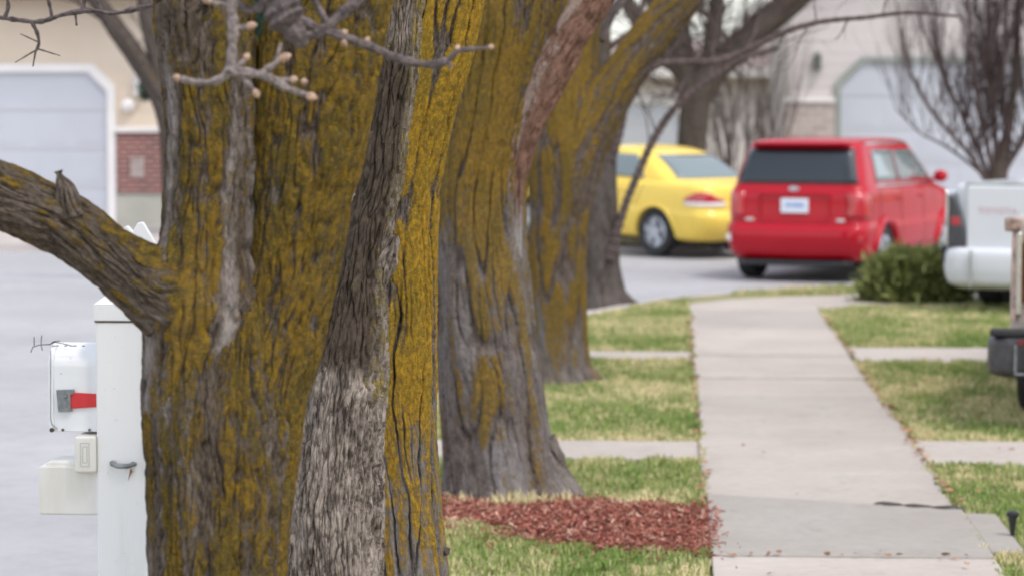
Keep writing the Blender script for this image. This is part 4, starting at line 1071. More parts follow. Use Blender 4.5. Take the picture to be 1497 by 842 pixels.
class Stack:
    """a closed car shell: levels (z, y_rear, y_front, half width, plan corner radius), smoothly interpolated"""
    def __init__(s, levels, n=40):
        L = np.array(levels, float); s.L = L
        z = []
        for i in range(len(L) - 1):
            k_ = max(2, int(round(n * (L[i + 1, 0] - L[i, 0]) / (L[-1, 0] - L[0, 0]))) + 1)
            z += list(np.linspace(L[i, 0], L[i + 1, 0], k_, endpoint=False))
        s.Z = np.array(z + [L[-1, 0]])
    def lev(s, z):
        L = s.L; i = int(np.clip(np.searchsorted(L[:, 0], z) - 1, 0, len(L) - 2))
        t = (z - L[i, 0]) / (L[i + 1, 0] - L[i, 0])
        p1, p2 = L[i], L[i + 1]; p0 = L[i - 1] if i else 2 * p1 - p2; p3 = L[i + 2] if i + 2 < len(L) else 2 * p2 - p1
        # monotone-ish hermite on each column
        h = p2[0] - p1[0]
        m1 = (p2 - p0) / max(1e-6, p2[0] - p0[0]); m2 = (p3 - p1) / max(1e-6, p3[0] - p1[0])
        d = (p2 - p1) / h
        for m in (m1, m2): np.clip(m, -3 * np.abs(d), 3 * np.abs(d), out=m)
        v = (2*t**3 - 3*t*t + 1) * p1 + (t**3 - 2*t*t + t) * h * m1 + (-2*t**3 + 3*t*t) * p2 + (t**3 - t*t) * h * m2
        return v[1:]
    def ring(s, z):
        y0, y1, w, r = s.lev(z); r = min(r, w * .98, (y1 - y0) * .49); P = []
        crown = .035 * w
        for (cx, cy, a0) in ((w - r, y0 + r, -90), (w - r, y1 - r, 0), (-w + r, y1 - r, 90), (-w + r, y0 + r, 180)):
            for a in np.linspace(a0, a0 + 90, 9): P.append((cx + r * math.cos(R(a)), cy + r * math.sin(R(a))))
        out = []; n = len(P)
        for i in range(n):
            a, b = P[i], P[(i + 1) % n]; k_ = 14 if i % 9 == 8 else 1
            for j in range(k_): t = j / k_; out.append((a[0] + (b[0] - a[0]) * t, a[1] + (b[1] - a[1]) * t))
        # the tail and flanks bow slightly outwards
        ym = (y0 + y1) / 2; hl = (y1 - y0) / 2
        return [(x * (1 - .055 * ((y - ym) / hl) ** 2), y + crown * (min(1, abs(x) / w) ** 2) * (1 if y < ym else -1), z) for x, y in out]
    def X(s, y, z):
        y0, y1, w, r = s.lev(z); ym = (y0 + y1) / 2; hl = (y1 - y0) / 2
        d = max(0, y0 + r - y, y - (y1 - r)); x = w - r + math.sqrt(max(0, r * r - d * d))
        return x * (1 - .055 * ((y - ym) / hl) ** 2)
    def Y(s, x, z):
        y0, y1, w, r = s.lev(z); x_ = abs(x) / .945; d = max(0, x_ - (w - r))
        return y0 + r - math.sqrt(max(0, r * r - d * d)) + .035 * w * min(1, x_ / w) ** 2
    def mesh(s, name, mat, parent, cut=None):
        m = MB(); n = None
        for z in s.Z:
            p = s.ring(z); n = len(p); m.v += p
        k_ = len(s.Z)
        for i in range(k_ - 1):
            for j in range(n): m.f.append([i * n + j, i * n + (j + 1) % n, (i + 1) * n + (j + 1) % n, (i + 1) * n + j]); m.m.append(0)
        m.f.append(list(range(n))[::-1]); m.m.append(0); m.f.append([(k_ - 1) * n + j for j in range(n)]); m.m.append(0)
        o = m.build(name, mat, parent, smooth=True, sharp=50)
        if cut:
            c_ = MB()
            for (x, y, z, r, w) in cut: c_.tube([(x - w, y, z), (x + w, y, z)], r, 40)
            co = c_.build('cut', mat, parent); bpy.context.view_layer.update()
            md = o.modifiers.new('b', 'BOOLEAN'); md.object = co; md.operation = 'DIFFERENCE'; md.solver = 'EXACT'
            dg = bpy.context.evaluated_depsgraph_get(); me = bpy.data.meshes.new_from_object(o.evaluated_get(dg))
            o.modifiers.clear(); o.data = me; bpy.data.objects.remove(co)
            me.shade_smooth(); me.set_sharp_from_angle(angle=R(45))
        return o
    def rear_patch(s, name, mat, parent, z0, z1, w0, w1, off=.006, nx=22, nz=8, th=.01):
        G = np.zeros((nz, nx, 3))
        for i, z in enumerate(np.linspace(z0, z1, nz)):
            hw = w0 + (w1 - w0) * i / (nz - 1)
            for j, x in enumerate(np.linspace(-hw, hw, nx)): G[i, j] = (x, s.Y(x, z) - off, z + off * .3)
        return s._sheet(G, name, mat, parent, th)
    def side_patch(s, name, mat, parent, sg, z0, z1, ya, yb, off=.005, ny=14, nz=7, th=.01):
        """ya, yb : (y at z0, y at z1) of the rear and front edge"""
        G = np.zeros((nz, ny, 3))
        for i, z in enumerate(np.linspace(z0, z1, nz)):
            t = i / (nz - 1); a, b = ya[0] + (ya[1] - ya[0]) * t, yb[0] + (yb[1] - yb[0]) * t
            for j, y in enumerate(np.linspace(a, b, ny)): G[i, j] = (sg * (s.X(y, z) + off), y, z + off * .4)
        return s._sheet(G, name, mat, parent, th)
    def _sheet(s, G, name, mat, parent, th):
        o = link(name, grid_mesh(name, G, False), mat, parent)
        md = o.modifiers.new('thick', 'SOLIDIFY'); md.thickness = th; md.offset = 0
        return o

# ---- red wagon
rp = gnd(1152, 407, -.12)
HEAD = R(-21)
e = tag(empty('red_wagon', (rp.x + .02, rp.y - .78, -.12), HEAD), 'boxy red wagon parked along the kerb, rear towards the camera', 'car')
W2 = .865
SB = Stack([(.235, .20, 4.10, .74, .20), (.27, .10, 4.16, .83, .20), (.36, .01, 4.22, .875, .20), (.50, -.035, 4.25, .895, .20), (.60, -.03, 4.25, .90, .20), (.655, .0, 4.24, .895, .19), (.69, .05, 4.23, .880, .17),
            (.80, .06, 4.18, .878, .16), (.90, .065, 4.05, .878, .16), (1.0, .07, 3.6, .872, .16), (1.07, .09, 3.25, .86, .16), (1.125, .13, 3.10, .83, .16)], 44)
cuts = [(sg * .95, y, .30, .385, .32) for sg in (-1, 1) for y in (.82, 3.36)]
bo = SB.mesh('body', M_red, e, cuts)
SC_ = Stack([(1.09, .105, 3.18, .835, .15), (1.20, .135, 3.02, .815, .15), (1.38, .20, 2.74, .765, .15), (1.52, .265, 2.52, .722, .15), (1.585, .315, 2.42, .695, .16), (1.625, .40, 2.30, .645, .20), (1.645, .60, 2.10, .53, .25), (1.655, .95, 1.75, .28, .22)], 36)
cab = SC_.mesh('cabin', M_red, e)
m = MB(); m.prism([(-.60, .33), (-.56, .20), (-.3, .165), (.3, .165), (.56, .20), (.60, .33)], 'z', 1.575, 1.612); m.build('spoiler', M_red, e, bevel=.014, seg=3)
rwn = SC_.rear_patch('rear_window', M_glass, e, 1.135, 1.535, .725, .635)
m = MB(); m.tube([(-.02, .125, 1.17), (.18, .135, 1.20), (.42, .145, 1.225)], [.009, .007, .005], 6); m.build('wiper', M_black, e, smooth=True)
for sg in (-1, 1):
    SC_.side_patch('side_window', M_glass_light, e, sg, 1.155, 1.515, (.60, .66), (1.40, 1.40))  # paler glass on the sides: greenish reflections put into the base colour
    SC_.side_patch('side_window', M_glass_light, e, sg, 1.155, 1.505, (1.46, 1.46), (2.32, 2.28))
    SC_.side_patch('side_window', M_glass_light, e, sg, 1.150, 1.46, (2.38, 2.34), (2.82, 2.42))
    for y in (1.42, 2.35):
        SB.side_patch('door_gap', M_gap, e, sg, .40, 1.08, (y - .004, y - .004), (y + .004, y + .004), .0015, 2, 14, .002)
    SB.side_patch('door_gap', M_gap, e, sg, .72, 1.08, (.64, .62), (.648, .628), .0015, 2, 10, .002)
    SB.side_patch('sill_line', M_gap, e, sg, .375, .383, (1.3, 1.3), (2.9, 2.9), .0015, 20, 2, .002)
    m = MB(); m.tube([(sg * (SB.X(y, 1.10) + .004), y, 1.105) for y in np.linspace(.5, 2.95, 14)], [.006] + [.018] * 12 + [.006], 8); m.build('belt_glint_strip', M_chrome, e, smooth=True)  # chrome strip standing in for the sun glint along the belt
    m = MB(); m.tube([(sg * (SC_.X(y, 1.585) + .0), y, 1.590) for y in np.linspace(.55, 2.3, 12)], [.006] + [.017] * 10 + [.006], 8); m.build('roof_glint_strip', M_chrome, cab, smooth=True)  # roof edge sun glint, put in as a bright metal strip
    for y in (1.22, 2.12):
        x_ = SB.X(y, .95); m = MB(); m.tube([(sg * (x_ - .002), y, .95), (sg * (x_ + .028), y + .03, .955), (sg * (x_ + .028), y + .15, .955), (sg * (x_ - .002), y + .18, .95)], .012, 8); m.build('door_handle', M_red, e, smooth=True)
    for y, nm in ((.82, 'rear_flare'), (3.36, 'front_flare')):
        m = MB(); P = [(sg * (SB.X(y + .41 * math.cos(a), max(.3, .30 + .41 * math.sin(a))) - .012), y + .41 * math.cos(a), .30 + .41 * math.sin(a)) for a in np.linspace(.12, math.pi - .12, 20)]
        m.tube(P, [.02] + [.055] * 18 + [.03], 10); m.build(nm, M_red, e, smooth=True)
    # tail lamp wrapping the corner
    Gp = []
    for z in np.linspace(.74, 1.04, 7):
        y0_, y1_, w_, r_ = SB.lev(z); row = []
        for a in np.linspace(-96, 8, 14):
            cx_, cy_ = w_ - r_, y0_ + r_; rr_ = r_ + .006
            x_ = cx_ + rr_ * math.cos(R(max(-90, min(0, a)))); y_ = cy_ + rr_ * math.sin(R(max(-90, min(0, a))))
            if a < -90: x_ -= .06 * (-90 - a) / 6
            if a > 0: y_ += .05 * a / 8
            ym_ = (y0_ + y1_) / 2; hl_ = (y1_ - y0_) / 2
            row.append((sg * (x_ * (1 - .055 * ((y_ - ym_) / hl_) ** 2) + .002), y_ + .035 * w_ * min(1, x_ / w_) ** 2, z))
        Gp.append(row)
    SB._sheet(np.array(Gp), 'tail_lamp', M_tail, e, .01)
    m = MB(); y_ = SB.Y(.78, .51); m.lathe([(.0001, -.008), (.042, -.006), (.048, .01)], 'y', 18, Matrix.Translation((sg * .78, y_ - .004, .51)))
    m.build('rear_reflector', M_tail_white if sg < 0 else M_tail, e, smooth=True)
    m = MB(); y_ = SB.Y(.55, .715); m.box((sg * .55 - .05, y_ - .008, .70), (sg * .55 + .05, y_ + .02, .735)); m.build('badge', M_chrome, e, bevel=.004)
    wheel(e, sg * (W2 - .10), .82, .325, .21, sg); wheel(e, sg * (W2 - .10), 3.36, .325, .21, sg)
    m = MB(); m.ball((sg * (W2 + .10), 2.78, 1.17), .10, 12, (.9, .55, .75)); m.tube([(sg * (W2 - .05), 2.80, 1.12), (sg * (W2 + .08), 2.78, 1.14)], .02, 6); m.build('mirror', M_red, e, smooth=True)
m = MB(); m.prism([(-.70, .12), (-.60, .03), (.60, .03), (.70, .12), (.6, .3), (-.6, .3)], 'z', .19, .255); m.build('bumper_valance', M_blackpl, e, bevel=.02)
SB.rear_patch('bumper_seam', M_gap, e, .672, .680, .80, .80, .002, 24, 2, .003)
m = MB(); m.box((-.60, .5, .16), (.60, 3.9, .30)); m.build('underbody', M_black, e)
m = MB(); y_ = SB.Y(.2, .85); m.box((-.42, y_ - .012, .71), (.42, y_ + .03, .735)); m.box((-.42, y_ - .012, 1.0), (.42, y_ + .03, 1.03)); m.box((-.43, y_ - .010, .71), (-.41, y_ + .03, 1.03)); m.box((.41, y_ - .010, .71), (.43, y_ + .03, 1.03)); m.build('plate_recess', M_red, e, bevel=.008)
m = MB(); m.box((-.165, y_ - .022, .80), (.165, y_ - .002, .965)); lp = m.build('licence_plate', M_plate, e, bevel=.003)
m = MB()
for x_ in np.linspace(-.11, .08, 6): m.box((x_, y_ - .0245, .86), (x_ + .02 + .012 * random.random(), y_ - .0225, .92))
m.build('plate_print', M_plateblue, lp)
m = MB(); m.lathe([(.0001, -.012), (.045, -.010), (.05, .01)], 'y', 20, Matrix.Translation((-.02, SB.Y(0, 1.06) - .004, 1.075)) @ Matrix.Diagonal((1.4, 1, .6, 1))); m.build('emblem', M_alloy, e, smooth=True)
m = MB(); m.slab([(-.70, 3.12, 1.12), (.70, 3.12, 1.12), (.60, 2.56, 1.50), (-.60, 2.56, 1.50)], (0, .6, .8), .014); m.build('windscreen', M_glass_light, e)
for sg in (-1, 1):
    m = MB(); m.box((sg * .68 - .12, 4.0, .68), (sg * .68 + .10, 4.19, .82)); m.build('headlight', M_tail_white, e, bevel=.02)

# ---- yellow sedan
yp = gnd(957, 377, -.12)
YH = R(44)
fw = Vector((-math.sin(YH), math.cos(YH), 0)); rt = Vector((math.cos(YH), math.sin(YH), 0))
WY = .83
org = yp - fw * .98 + rt * WY * .97
e = tag(empty('yellow_sedan', (org.x, org.y, -.12), YH), 'yellow sedan parked across the street, seen from its rear left corner', 'car')
e.rotation_euler = (R(1.7), 0, YH)
YB_ = Stack([(.215, .25, 4.15, .70, .26), (.25, .12, 4.22, .79, .26), (.36, .01, 4.32, .84, .26), (.50, -.04, 4.36, .86, .26), (.58, -.03, 4.36, .862, .25), (.64, .02, 4.34, .855, .24), (.74, .05, 4.24, .85, .22), (.84, .06, 4.02, .842, .22),
             (.92, .08, 3.66, .828, .22), (.97, .13, 3.40, .80, .24), (1.0, .26, 3.28, .74, .28)], 44)
bo = YB_.mesh('body', M_yel, e, [(sg * .93, y, .295, .365, .32) for sg in (-1, 1) for y in (.98, 3.56)])
YC_ = Stack([(.955, .56, 3.36, .775, .26), (1.06, .74, 3.16, .752, .28), (1.20, .98, 2.90, .705, .30), (1.31, 1.20, 2.68, .655, .32), (1.375, 1.40, 2.52, .605, .34), (1.41, 1.62, 2.34, .52, .34), (1.43, 1.86, 2.12, .32, .2)], 36)
cab = YC_.mesh('cabin', M_yel, e)
YC_.rear_patch('rear_window', M_glass_light, e, 1.03, 1.325, .62, .50, .006, 22, 9)
for sg in (-1, 1):
    YC_.side_patch('side_window', M_glass_light, e, sg, 1.02, 1.325, (1.26, 1.52), (1.98, 1.98))
    YC_.side_patch('side_window', M_glass_light, e, sg, 1.02, 1.325, (2.04, 2.04), (2.92, 2.44))
    for ya_, yb_, z0_ in ((1.36, 1.20, .66), (2.01, 2.01, .34), (3.02, 3.02, .36)):
        YB_.side_patch('door_gap', M_gap, e, sg, z0_, .95, (ya_ - .004, yb_ - .004), (ya_ + .004, yb_ + .004), .0015, 2, 14, .002)
    YB_.side_patch('sill_line', M_gap, e, sg, .345, .352, (1.5, 1.5), (3.1, 3.1), .0015, 20, 2, .002)
    for y in (1.5, 2.4):
        x_ = YB_.X(y, .86); m = MB(); m.tube([(sg * (x_ - .002), y, .86), (sg * (x_ + .028), y + .03, .865), (sg * (x_ + .028), y + .15, .865), (sg * (x_ - .002), y + .18, .86)], .012, 8); m.build('door_handle', M_yel, e, smooth=True)
    for y in (.98, 3.56):
        m = MB(); P = [(sg * (YB_.X(y + .38 * math.cos(a), max(.3, .295 + .38 * math.sin(a))) - .012), y + .38 * math.cos(a), .295 + .38 * math.sin(a)) for a in np.linspace(.1, math.pi - .1, 20)]
        m.tube(P, [.01] + [.024] * 18 + [.01], 8); m.build('arch_lip', M_yel, e, smooth=True)
    # swept tail lamp round the corner: red above a clear strip
    for (nm, mt, za, zb_, topcurve, par) in (('tail_lamp', M_tail, .755, .885, True, e), ('reversing_lens', M_tail_white, .705, .752, False, None)):
        A = np.linspace(-104, 22, 20); Gp = []
        for i in range(6):
            row = []
            for q, a in enumerate(A):
                u_ = q / (len(A) - 1); zt_ = za + (zb_ - za) * (math.sin(math.pi * min(1, max(.03, u_ * .93 + .03))) ** .7 if topcurve else 1)
                z = za + (zt_ - za) * i / 5
                y0_, y1_, w_, r_ = YB_.lev(z); cx_, cy_ = w_ - r_, y0_ + r_; rr_ = r_ + .006
                ac = max(-90, min(0, a)); x_ = cx_ + rr_ * math.cos(R(ac)); y_ = cy_ + rr_ * math.sin(R(ac))
                if a < -90: x_ -= .012 * (-90 - a)
                if a > 0: y_ += .006 * a
                ym_ = (y0_ + y1_) / 2; hl_ = (y1_ - y0_) / 2
                row.append((sg * (x_ * (1 - .055 * ((y_ - ym_) / hl_) ** 2) + .002), y_ + .035 * w_ * min(1, x_ / w_) ** 2 - .002, z))
            Gp.append(row)
        lo_ = YB_._sheet(np.array(Gp), nm, mt, par or tl, .01)
        if topcurve: tl = lo_
    wheel(e, sg * (WY - .095), .98, .315, .20, sg); wheel(e, sg * (WY - .095), 3.56, .315, .20, sg)
    m = MB(); m.ball((sg * (WY + .08), 2.92, 1.03), .09, 12, (.9, .5, .7)); m.tube([(sg * (WY - .06), 2.94, .98), (sg * (WY + .07), 2.92, 1.0)], .02, 6); m.build('mirror', M_yel, e, smooth=True)
    m = MB(); m.box((sg * .55 - .2, 4.1, .60), (sg * .55 + .16, 4.30, .74)); m.build('headlight', M_tail_white, e, bevel=.03)
YB_.rear_patch('boot_seam', M_gap, e, .668, .676, .74, .74, .002, 24, 2, .003)
m = MB(); m.box((-.58, .4, .15), (.58, 4.0, .30)); m.build('underbody', M_black, e)
m = MB(); y_ = YB_.Y(.1, .8); m.box((-.165, y_ - .014, .72), (.165, y_ + .02, .86)); m.build('licence_plate', M_plate, e, bevel=.003)
m = MB(); m.slab([(-.66, 3.24, 1.02), (.66, 3.24, 1.02), (.54, 2.70, 1.31), (-.54, 2.70, 1.31)], (0, .5, .86), .012); m.build('windscreen', M_glass_light, e)

# ---- pickups
def pickup(name, label, loc, rz, mats, W=.90, L=5.3, tail_z=1.20, floor=.52, old=False):
    e = tag(empty(name, loc, rz), label, 'pickup truck')
    pm = mats
    zb = floor - .12
    rc = .07 if old else .11
    ST = Stack([(zb, .04, 5.25, W - .05, rc), (zb + .05, .0, 5.3, W, rc), (zb + .35, -.004, 5.3, W + .004, rc), (tail_z - .12, .0, 5.22, W, rc), (tail_z - .03, .005, 5.0, W - .006, rc), (tail_z, .02, 4.85, W - .03, rc)], 24)
    ST.mesh('body', pm, e, [(sg * W, y, .37, .45, .34) for sg in (-1, 1) for y in (1.15, 4.3)])
    CT = Stack([(tail_z - .03, 2.02, 4.0, W - .04, .2), (tail_z + .2, 2.08, 3.55, W - .11, .2), (tail_z + .42, 2.16, 3.2, W - .2, .2), (tail_z + .50, 2.26, 3.0, W - .28, .22), (tail_z + .53, 2.5, 2.8, W - .5, .12)], 20)
    CT.mesh('cab', pm, e)
    m = MB(); m.slab([(-.68, 2.04, tail_z + .10), (.68, 2.04, tail_z + .10), (.6, 2.165, tail_z + .44), (-.6, 2.165, tail_z + .44)], (0, -1, .3), .012); m.build('rear_window', M_glass, e)
    for sg in (-1, 1):
        f = lambda y, z: on_side(W - .04, .66, tail_z, tail_z + .52, sg, y, z)
        m = MB(); m.slab([f(2.35, tail_z + .08), f(3.6, tail_z + .06), f(3.05, tail_z + .45), f(2.42, tail_z + .45)], (sg, 0, .4), .012); m.build('side_window', M_glass, e)
        wheel(e, sg * (W - .13), 1.15, .37, .24, sg, M_chrome if old else M_alloy); wheel(e, sg * (W - .13), 4.3, .37, .24, sg, M_chrome if old else M_alloy)
    m = MB(); m.box((-W + .12, .6, .28), (W - .12, 5.0, zb + .12)); m.build('underbody', M_black, e)
    return e, zb
# white pickup
tp = at(1371, 300, 25.8)
WT = .92
e, zb = pickup('white_pickup', 'clean white pickup parked beyond the evergreen shrub, tail lamp and tailgate showing', (tp.x + .09 + WT * math.cos(R(25)), 25.7 - WT * math.sin(R(25)) * .5, -.02), R(-25.0), M_tw, WT, tail_z=1.21, floor=.56)
m = MB(); m.box((-WT + .205, -.028, .50), (WT - .205, .02, 1.195)); tg = m.build('tailgate', M_tw, e, bevel=.02, seg=3)
m = MB(); m.box((-WT + .19, -.012, 1.175), (WT - .19, .05, 1.222)); m.build('tailgate_cap', M_trimgrey, tg, bevel=.01)
for sg in (-1, 1):
    M_ = Matrix.Diagonal((sg, 1, 1, 1))
    m = MB(); m.prism([(.895, .62), (.71, .62), (.735, .78), (.775, .95), (.83, 1.07), (.885, 1.12)], 'y', -.03, .12, M_); tl = m.build('tail_lamp', M_tail_smoke, e, bevel=.012)
    m = MB(); m.prism([(.86, .82), (.765, .82), (.785, .90), (.86, .90)], 'y', -.034, .0, M_); m.build('brake_lens', M_tail, tl, bevel=.006)
    m = MB(); m.prism([(.925, .62), (.90, .62), (.892, 1.12), (.925, 1.15)], 'y', -.012, .30, M_); m.build('lamp_trim', M_chrome, e, bevel=.006)
    m = MB(); m.prism([(.96, .0), (.985, .05), (.985, .22), (.90, .22)], 'z', .46, .63, M_); m.build('bumper_end', M_blackpl, e, bevel=.02)
BT = Stack([(.225, .03, .34, .84, .10), (.27, -.07, .34, .925, .15), (.36, -.105, .34, .962, .17), (.46, -.115, .34, .970, .17), (.56, -.11, .34, .962, .17), (.60, -.085, .33, .94, .15), (.615, -.05, .30, .91, .12)], 26)
BT.mesh('bumper', M_tw, e)
for sg in (-1, 1):
    m = MB(); m.box((sg * .635 - .004, -.15, .25), (sg * .635 + .004, -.10, .60)); m.build('bumper_seam', M_trimgrey, e)
cu = bpy.data.curves.new('lettering', 'FONT'); cu.body = 'TOYOTA'; cu.size = .085; cu.extrude = .002; cu.space_character = 1.12
tmp = bpy.data.objects.new('tmp', cu); lm = bpy.data.meshes.new_from_object(tmp); bpy.data.objects.remove(tmp)
lm.materials.clear(); to = link('lettering', lm, M_lettering, tg)
to.location = (-.60, -.0295, .935); to.rotation_euler = (R(90), 0, 0)
# old pickup at the right edge of the picture
op = at(1466, 420, 16.4)
WO = .90
e, zb = pickup('old_pickup', 'weathered brown and white pickup at the right edge with a dark step bumper', (op.x + .005 + WO * math.cos(R(13)), 16.5 - WO * math.sin(R(13)) , -.02), R(-13.0), M_oldpaint, WO, tail_z=1.28, floor=.62, old=True)
m = MB(); m.box((-WO + .17, -.022, .60), (WO - .17, .02, 1.26)); tg = m.build('tailgate', M_oldpaint, e, bevel=.015)
for sg in (-1, 1):
    M_ = Matrix.Diagonal((sg, 1, 1, 1))
    m = MB(); m.box((.735, -.03, .78), (.775, .03, 1.14), M_); m.build('tail_lamp', M_olddkred, e, bevel=.01)
    m = MB(); m.box((.777, -.034, .70), (.815, .04, 1.20), M_); m.build('lamp_bezel', M_chrome, e, bevel=.012)
    m = MB(); m.box((.817, -.03, .66), (.836, .03, 1.20), M_); m.build('rust_strip', M_olddark, e, bevel=.006)
    m = MB(); m.box((.79, -.036, 1.20), (.885, .03, 1.285), M_); m.build('corner_cap', M_olddark, e, bevel=.015)
    m = MB(); m.box((.60, -.17, .26), (.74, -.03, .34), M_); m.build('hitch_mount', M_black, e, bevel=.01)
    m = MB(); m.box((.50, -.215, .385), (.76, -.19, .52), M_); m.build('step_recess', M_blackpl, e, bevel=.006)
m = MB(); m.prism([(-.96, .10), (-.985, -.04), (-.93, -.15), (-.82, -.20), (.82, -.20), (.93, -.15), (.985, -.04), (.96, .10), (.86, -.02), (-.86, -.02)], 'z', .34, .585)
m.build('bumper', M_darkmetal, e, bevel=.055, seg=4, sharp=30)
m = MB(); m.box((-.80, -.214, .36), (-.46, -.192, .375)); m.box((-.80, -.214, .375), (-.785, -.192, .54)); m.build('bumper_rim', M_zinc, e, bevel=.004)
m = MB(); m.box((-.95, -.17, .587), (.95, -.02, .625)); m.build('bumper_tread', M_black, e, bevel=.01)
m = MB(); m.box((-.78, -.212, .535), (.78, -.17, .572)); m.build('reflector_strip', M_olddkred, e, bevel=.004)

# =================================================================== HOUSES
def chamfer(x0, x1, z0, z1, c_):
    return [(x0, z0), (x1, z0), (x1, z1 - c_), (x1 - c_, z1), (x0 + c_, z1), (x0, z1 - c_)]
def garage(e, x0, x1, z0, z1, c_, yf, tw=.13, frame_mat=M_trim, rows=4):
    outer = chamfer(x0 - tw, x1 + tw, z0, z1 + tw, c_ + tw * .4); inn = chamfer(x0, x1, z0, z1, c_)
    m = MB()
    V = [(x, yf - .07, z) for x, z in outer] + [(x, yf - .07, z) for x, z in inn] + [(x, yf + .05, z) for x, z in outer] + [(x, yf + .05, z) for x, z in inn]
    Fs = []
    for i in range(1, 6):
        j = (i + 1) % 6
        Fs += [(i, j, 6 + j, 6 + i), (12 + i, 18 + i, 18 + j, 12 + j), (i, 12 + i, 12 + j, j), (6 + i, 6 + j, 18 + j, 18 + i)]
    m.add(V, Fs); m.build('door_frame', frame_mat, e)
    d = (z1 - z0) / rows
    m = MB()
    for r_ in range(rows):
        a, b = z0 + r_ * d + .006, z0 + (r_ + 1) * d - .006
        if r_ < rows - 1: m.prism([(x0 + .002, a), (x1 - .002, a), (x1 - .002, b), (x0 + .002, b)], 'y', yf - .02, yf + .03)
        else: m.prism(chamfer(x0 + .002, x1 - .002, a, z1 - .002, c_), 'y', yf - .02, yf + .03)
    n = 8
    for r_ in range(rows - 1):
        for k_ in range(n):
            wd = (x1 - x0) / n; xa = x0 + k_ * wd + .1; za = z0 + r_ * d + .1
            m.box((xa, yf - .026, za), (xa + wd - .2, yf - .0205, za + d - .2))
    m.build('garage_door', M_door, e, bevel=.004)
def gable_roof(e, x0, x1, y0, y1, ze, zr, mat, ov=.5, along='x'):
    m = MB(); t = .16
    ym = (y0 + y1) / 2
    for (ya, za, yb, zb_) in ((y0 - ov, ze, ym, zr), (y1 + ov, ze, ym, zr)):
        m.add([(x0 - ov, ya, za), (x1 + ov, ya, za), (x1 + ov, yb, zb_), (x0 - ov, yb, zb_), (x0 - ov, ya, za + t), (x1 + ov, ya, za + t), (x1 + ov, yb, zb_ + t), (x0 - ov, yb, zb_ + t)],
              [(3,2,1,0),(4,5,6,7),(0,1,5,4),(1,2,6,5),(2,3,7,6),(3,0,4,7)])
    rf = m.build('roof', mat, e)
    m = MB(); m.box((x0 - ov, y0 - ov - .03, ze - .02), (x1 + ov, y0 - ov - .002, ze + .19)); m.build('fascia', M_trim, rf)
    return rf
# tan house across the street
YH1 = 43.2; s1 = sc(YH1)
xa, xb = -15.5, -4.6
e = tag(empty('tan_house', (-10, YH1, -.04)), 'tan house across the street with red brick wainscot and chamfered white garage door', 'house')
m = MB(); m.box((xa, YH1, -.3), (xb, YH1 + 9, 3.80)); m.build('wall', M_siding, e)
dx1 = at(158, 200, YH1).x; dz = at(100, 106, YH1).z
garage(e, dx1 - 4.9, dx1, -.03, dz, .30, YH1)
bz0, bz1 = at(200, 283, YH1).z, at(200, 194, YH1).z
bx0 = dx1 + .135
m = MB(); m.box((bx0 + .005, YH1 - .075, bz0), (xb + .05, YH1 + .02, bz1)); m.build('brick_wainscot', M_brick, e)
m = MB(); m.box((bx0 + .005, YH1 - .12, bz1), (xb + .08, YH1 + .03, bz1 + .085)); m.build('wainscot_cap', M_trim, e, bevel=.01)
m = MB(); m.box((bx0 + .005, YH1 - .05, -.3), (xb + .03, YH1 + .02, bz0)); m.build('foundation', M_found, e)
m = MB(); p = at(203, 245, YH1); 
for (a, b) in ((-.11, .10),): m.box((p.x + a, YH1 - .095, p.z - .16), (p.x + b, YH1 - .07, p.z + .16))
for k_ in range(5): m.box((p.x - .1, YH1 - .105, p.z - .13 + k_ * .06), (p.x + .09, YH1 - .094, p.z - .10 + k_ * .06))
m.build('vent', M_brick2, e)
p = at(188, 155, YH1); m = MB(); m.lathe([(.0001, -.16), (.05, -.155), (.10, -.11), (.11, -.04), (.08, 0)], 'y', 20, Matrix.Translation((p.x, YH1, p.z))); m.build('wall_lamp', M_trim, e, smooth=True)
p = at(204, 126, YH1); m = MB(); m.box((p.x - .08, YH1 - .10, p.z - .16), (p.x + .08, YH1, p.z + .16)); m.lathe([(.0001, .25), (.07, .2), (.10, .16)], 'z', 12, Matrix.Translation((p.x, YH1 - .08, p.z))); m.build('lantern', M_tail_white, e, bevel=.01)
gable_roof(e, xa, xb, YH1, YH1 + 9, 3.66, 6.0, M_roof, .55)
finish(e)
# evergreen in the yard of the tan house, its boughs reaching past the trunk in front
YE = 40.5
hp = at(335, 150 + 2.0 * sc(YE), YE)
e = tag(empty('evergreen_tree', hp), 'dark evergreen tree beside the tan house, mostly hidden behind the mossy forked tree', 'tree')
def eloc(x, y, dy=0.0):
    return tuple(at(x, y, YE + dy) - hp)
k1 = 1 / sc(YE)
needle_bush(e, eloc(338, 55), (96 * k1, .8, 135 * k1), 14000, M_conifer, 6, .13)
needle_bush(e, eloc(236, 138), (26 * k1, .3, 22 * k1), 2200, M_conifer, 7, .10, 'bough')
m = MB(); m.tube([(0, 0, -.1), (.02, 0, 1.2), (.1, 0, 3.2), (.15, 0, 4.6)], [.13, .11, .08, .02], 10); m.build('trunk', M_twig_far, e, smooth=True)
m = MB(); m.tube([(.06, 0, 2.0), eloc(290, 135), eloc(240, 140)], [.04, .03, .012], 6); m.build('branch', M_twig_far, e, smooth=True)
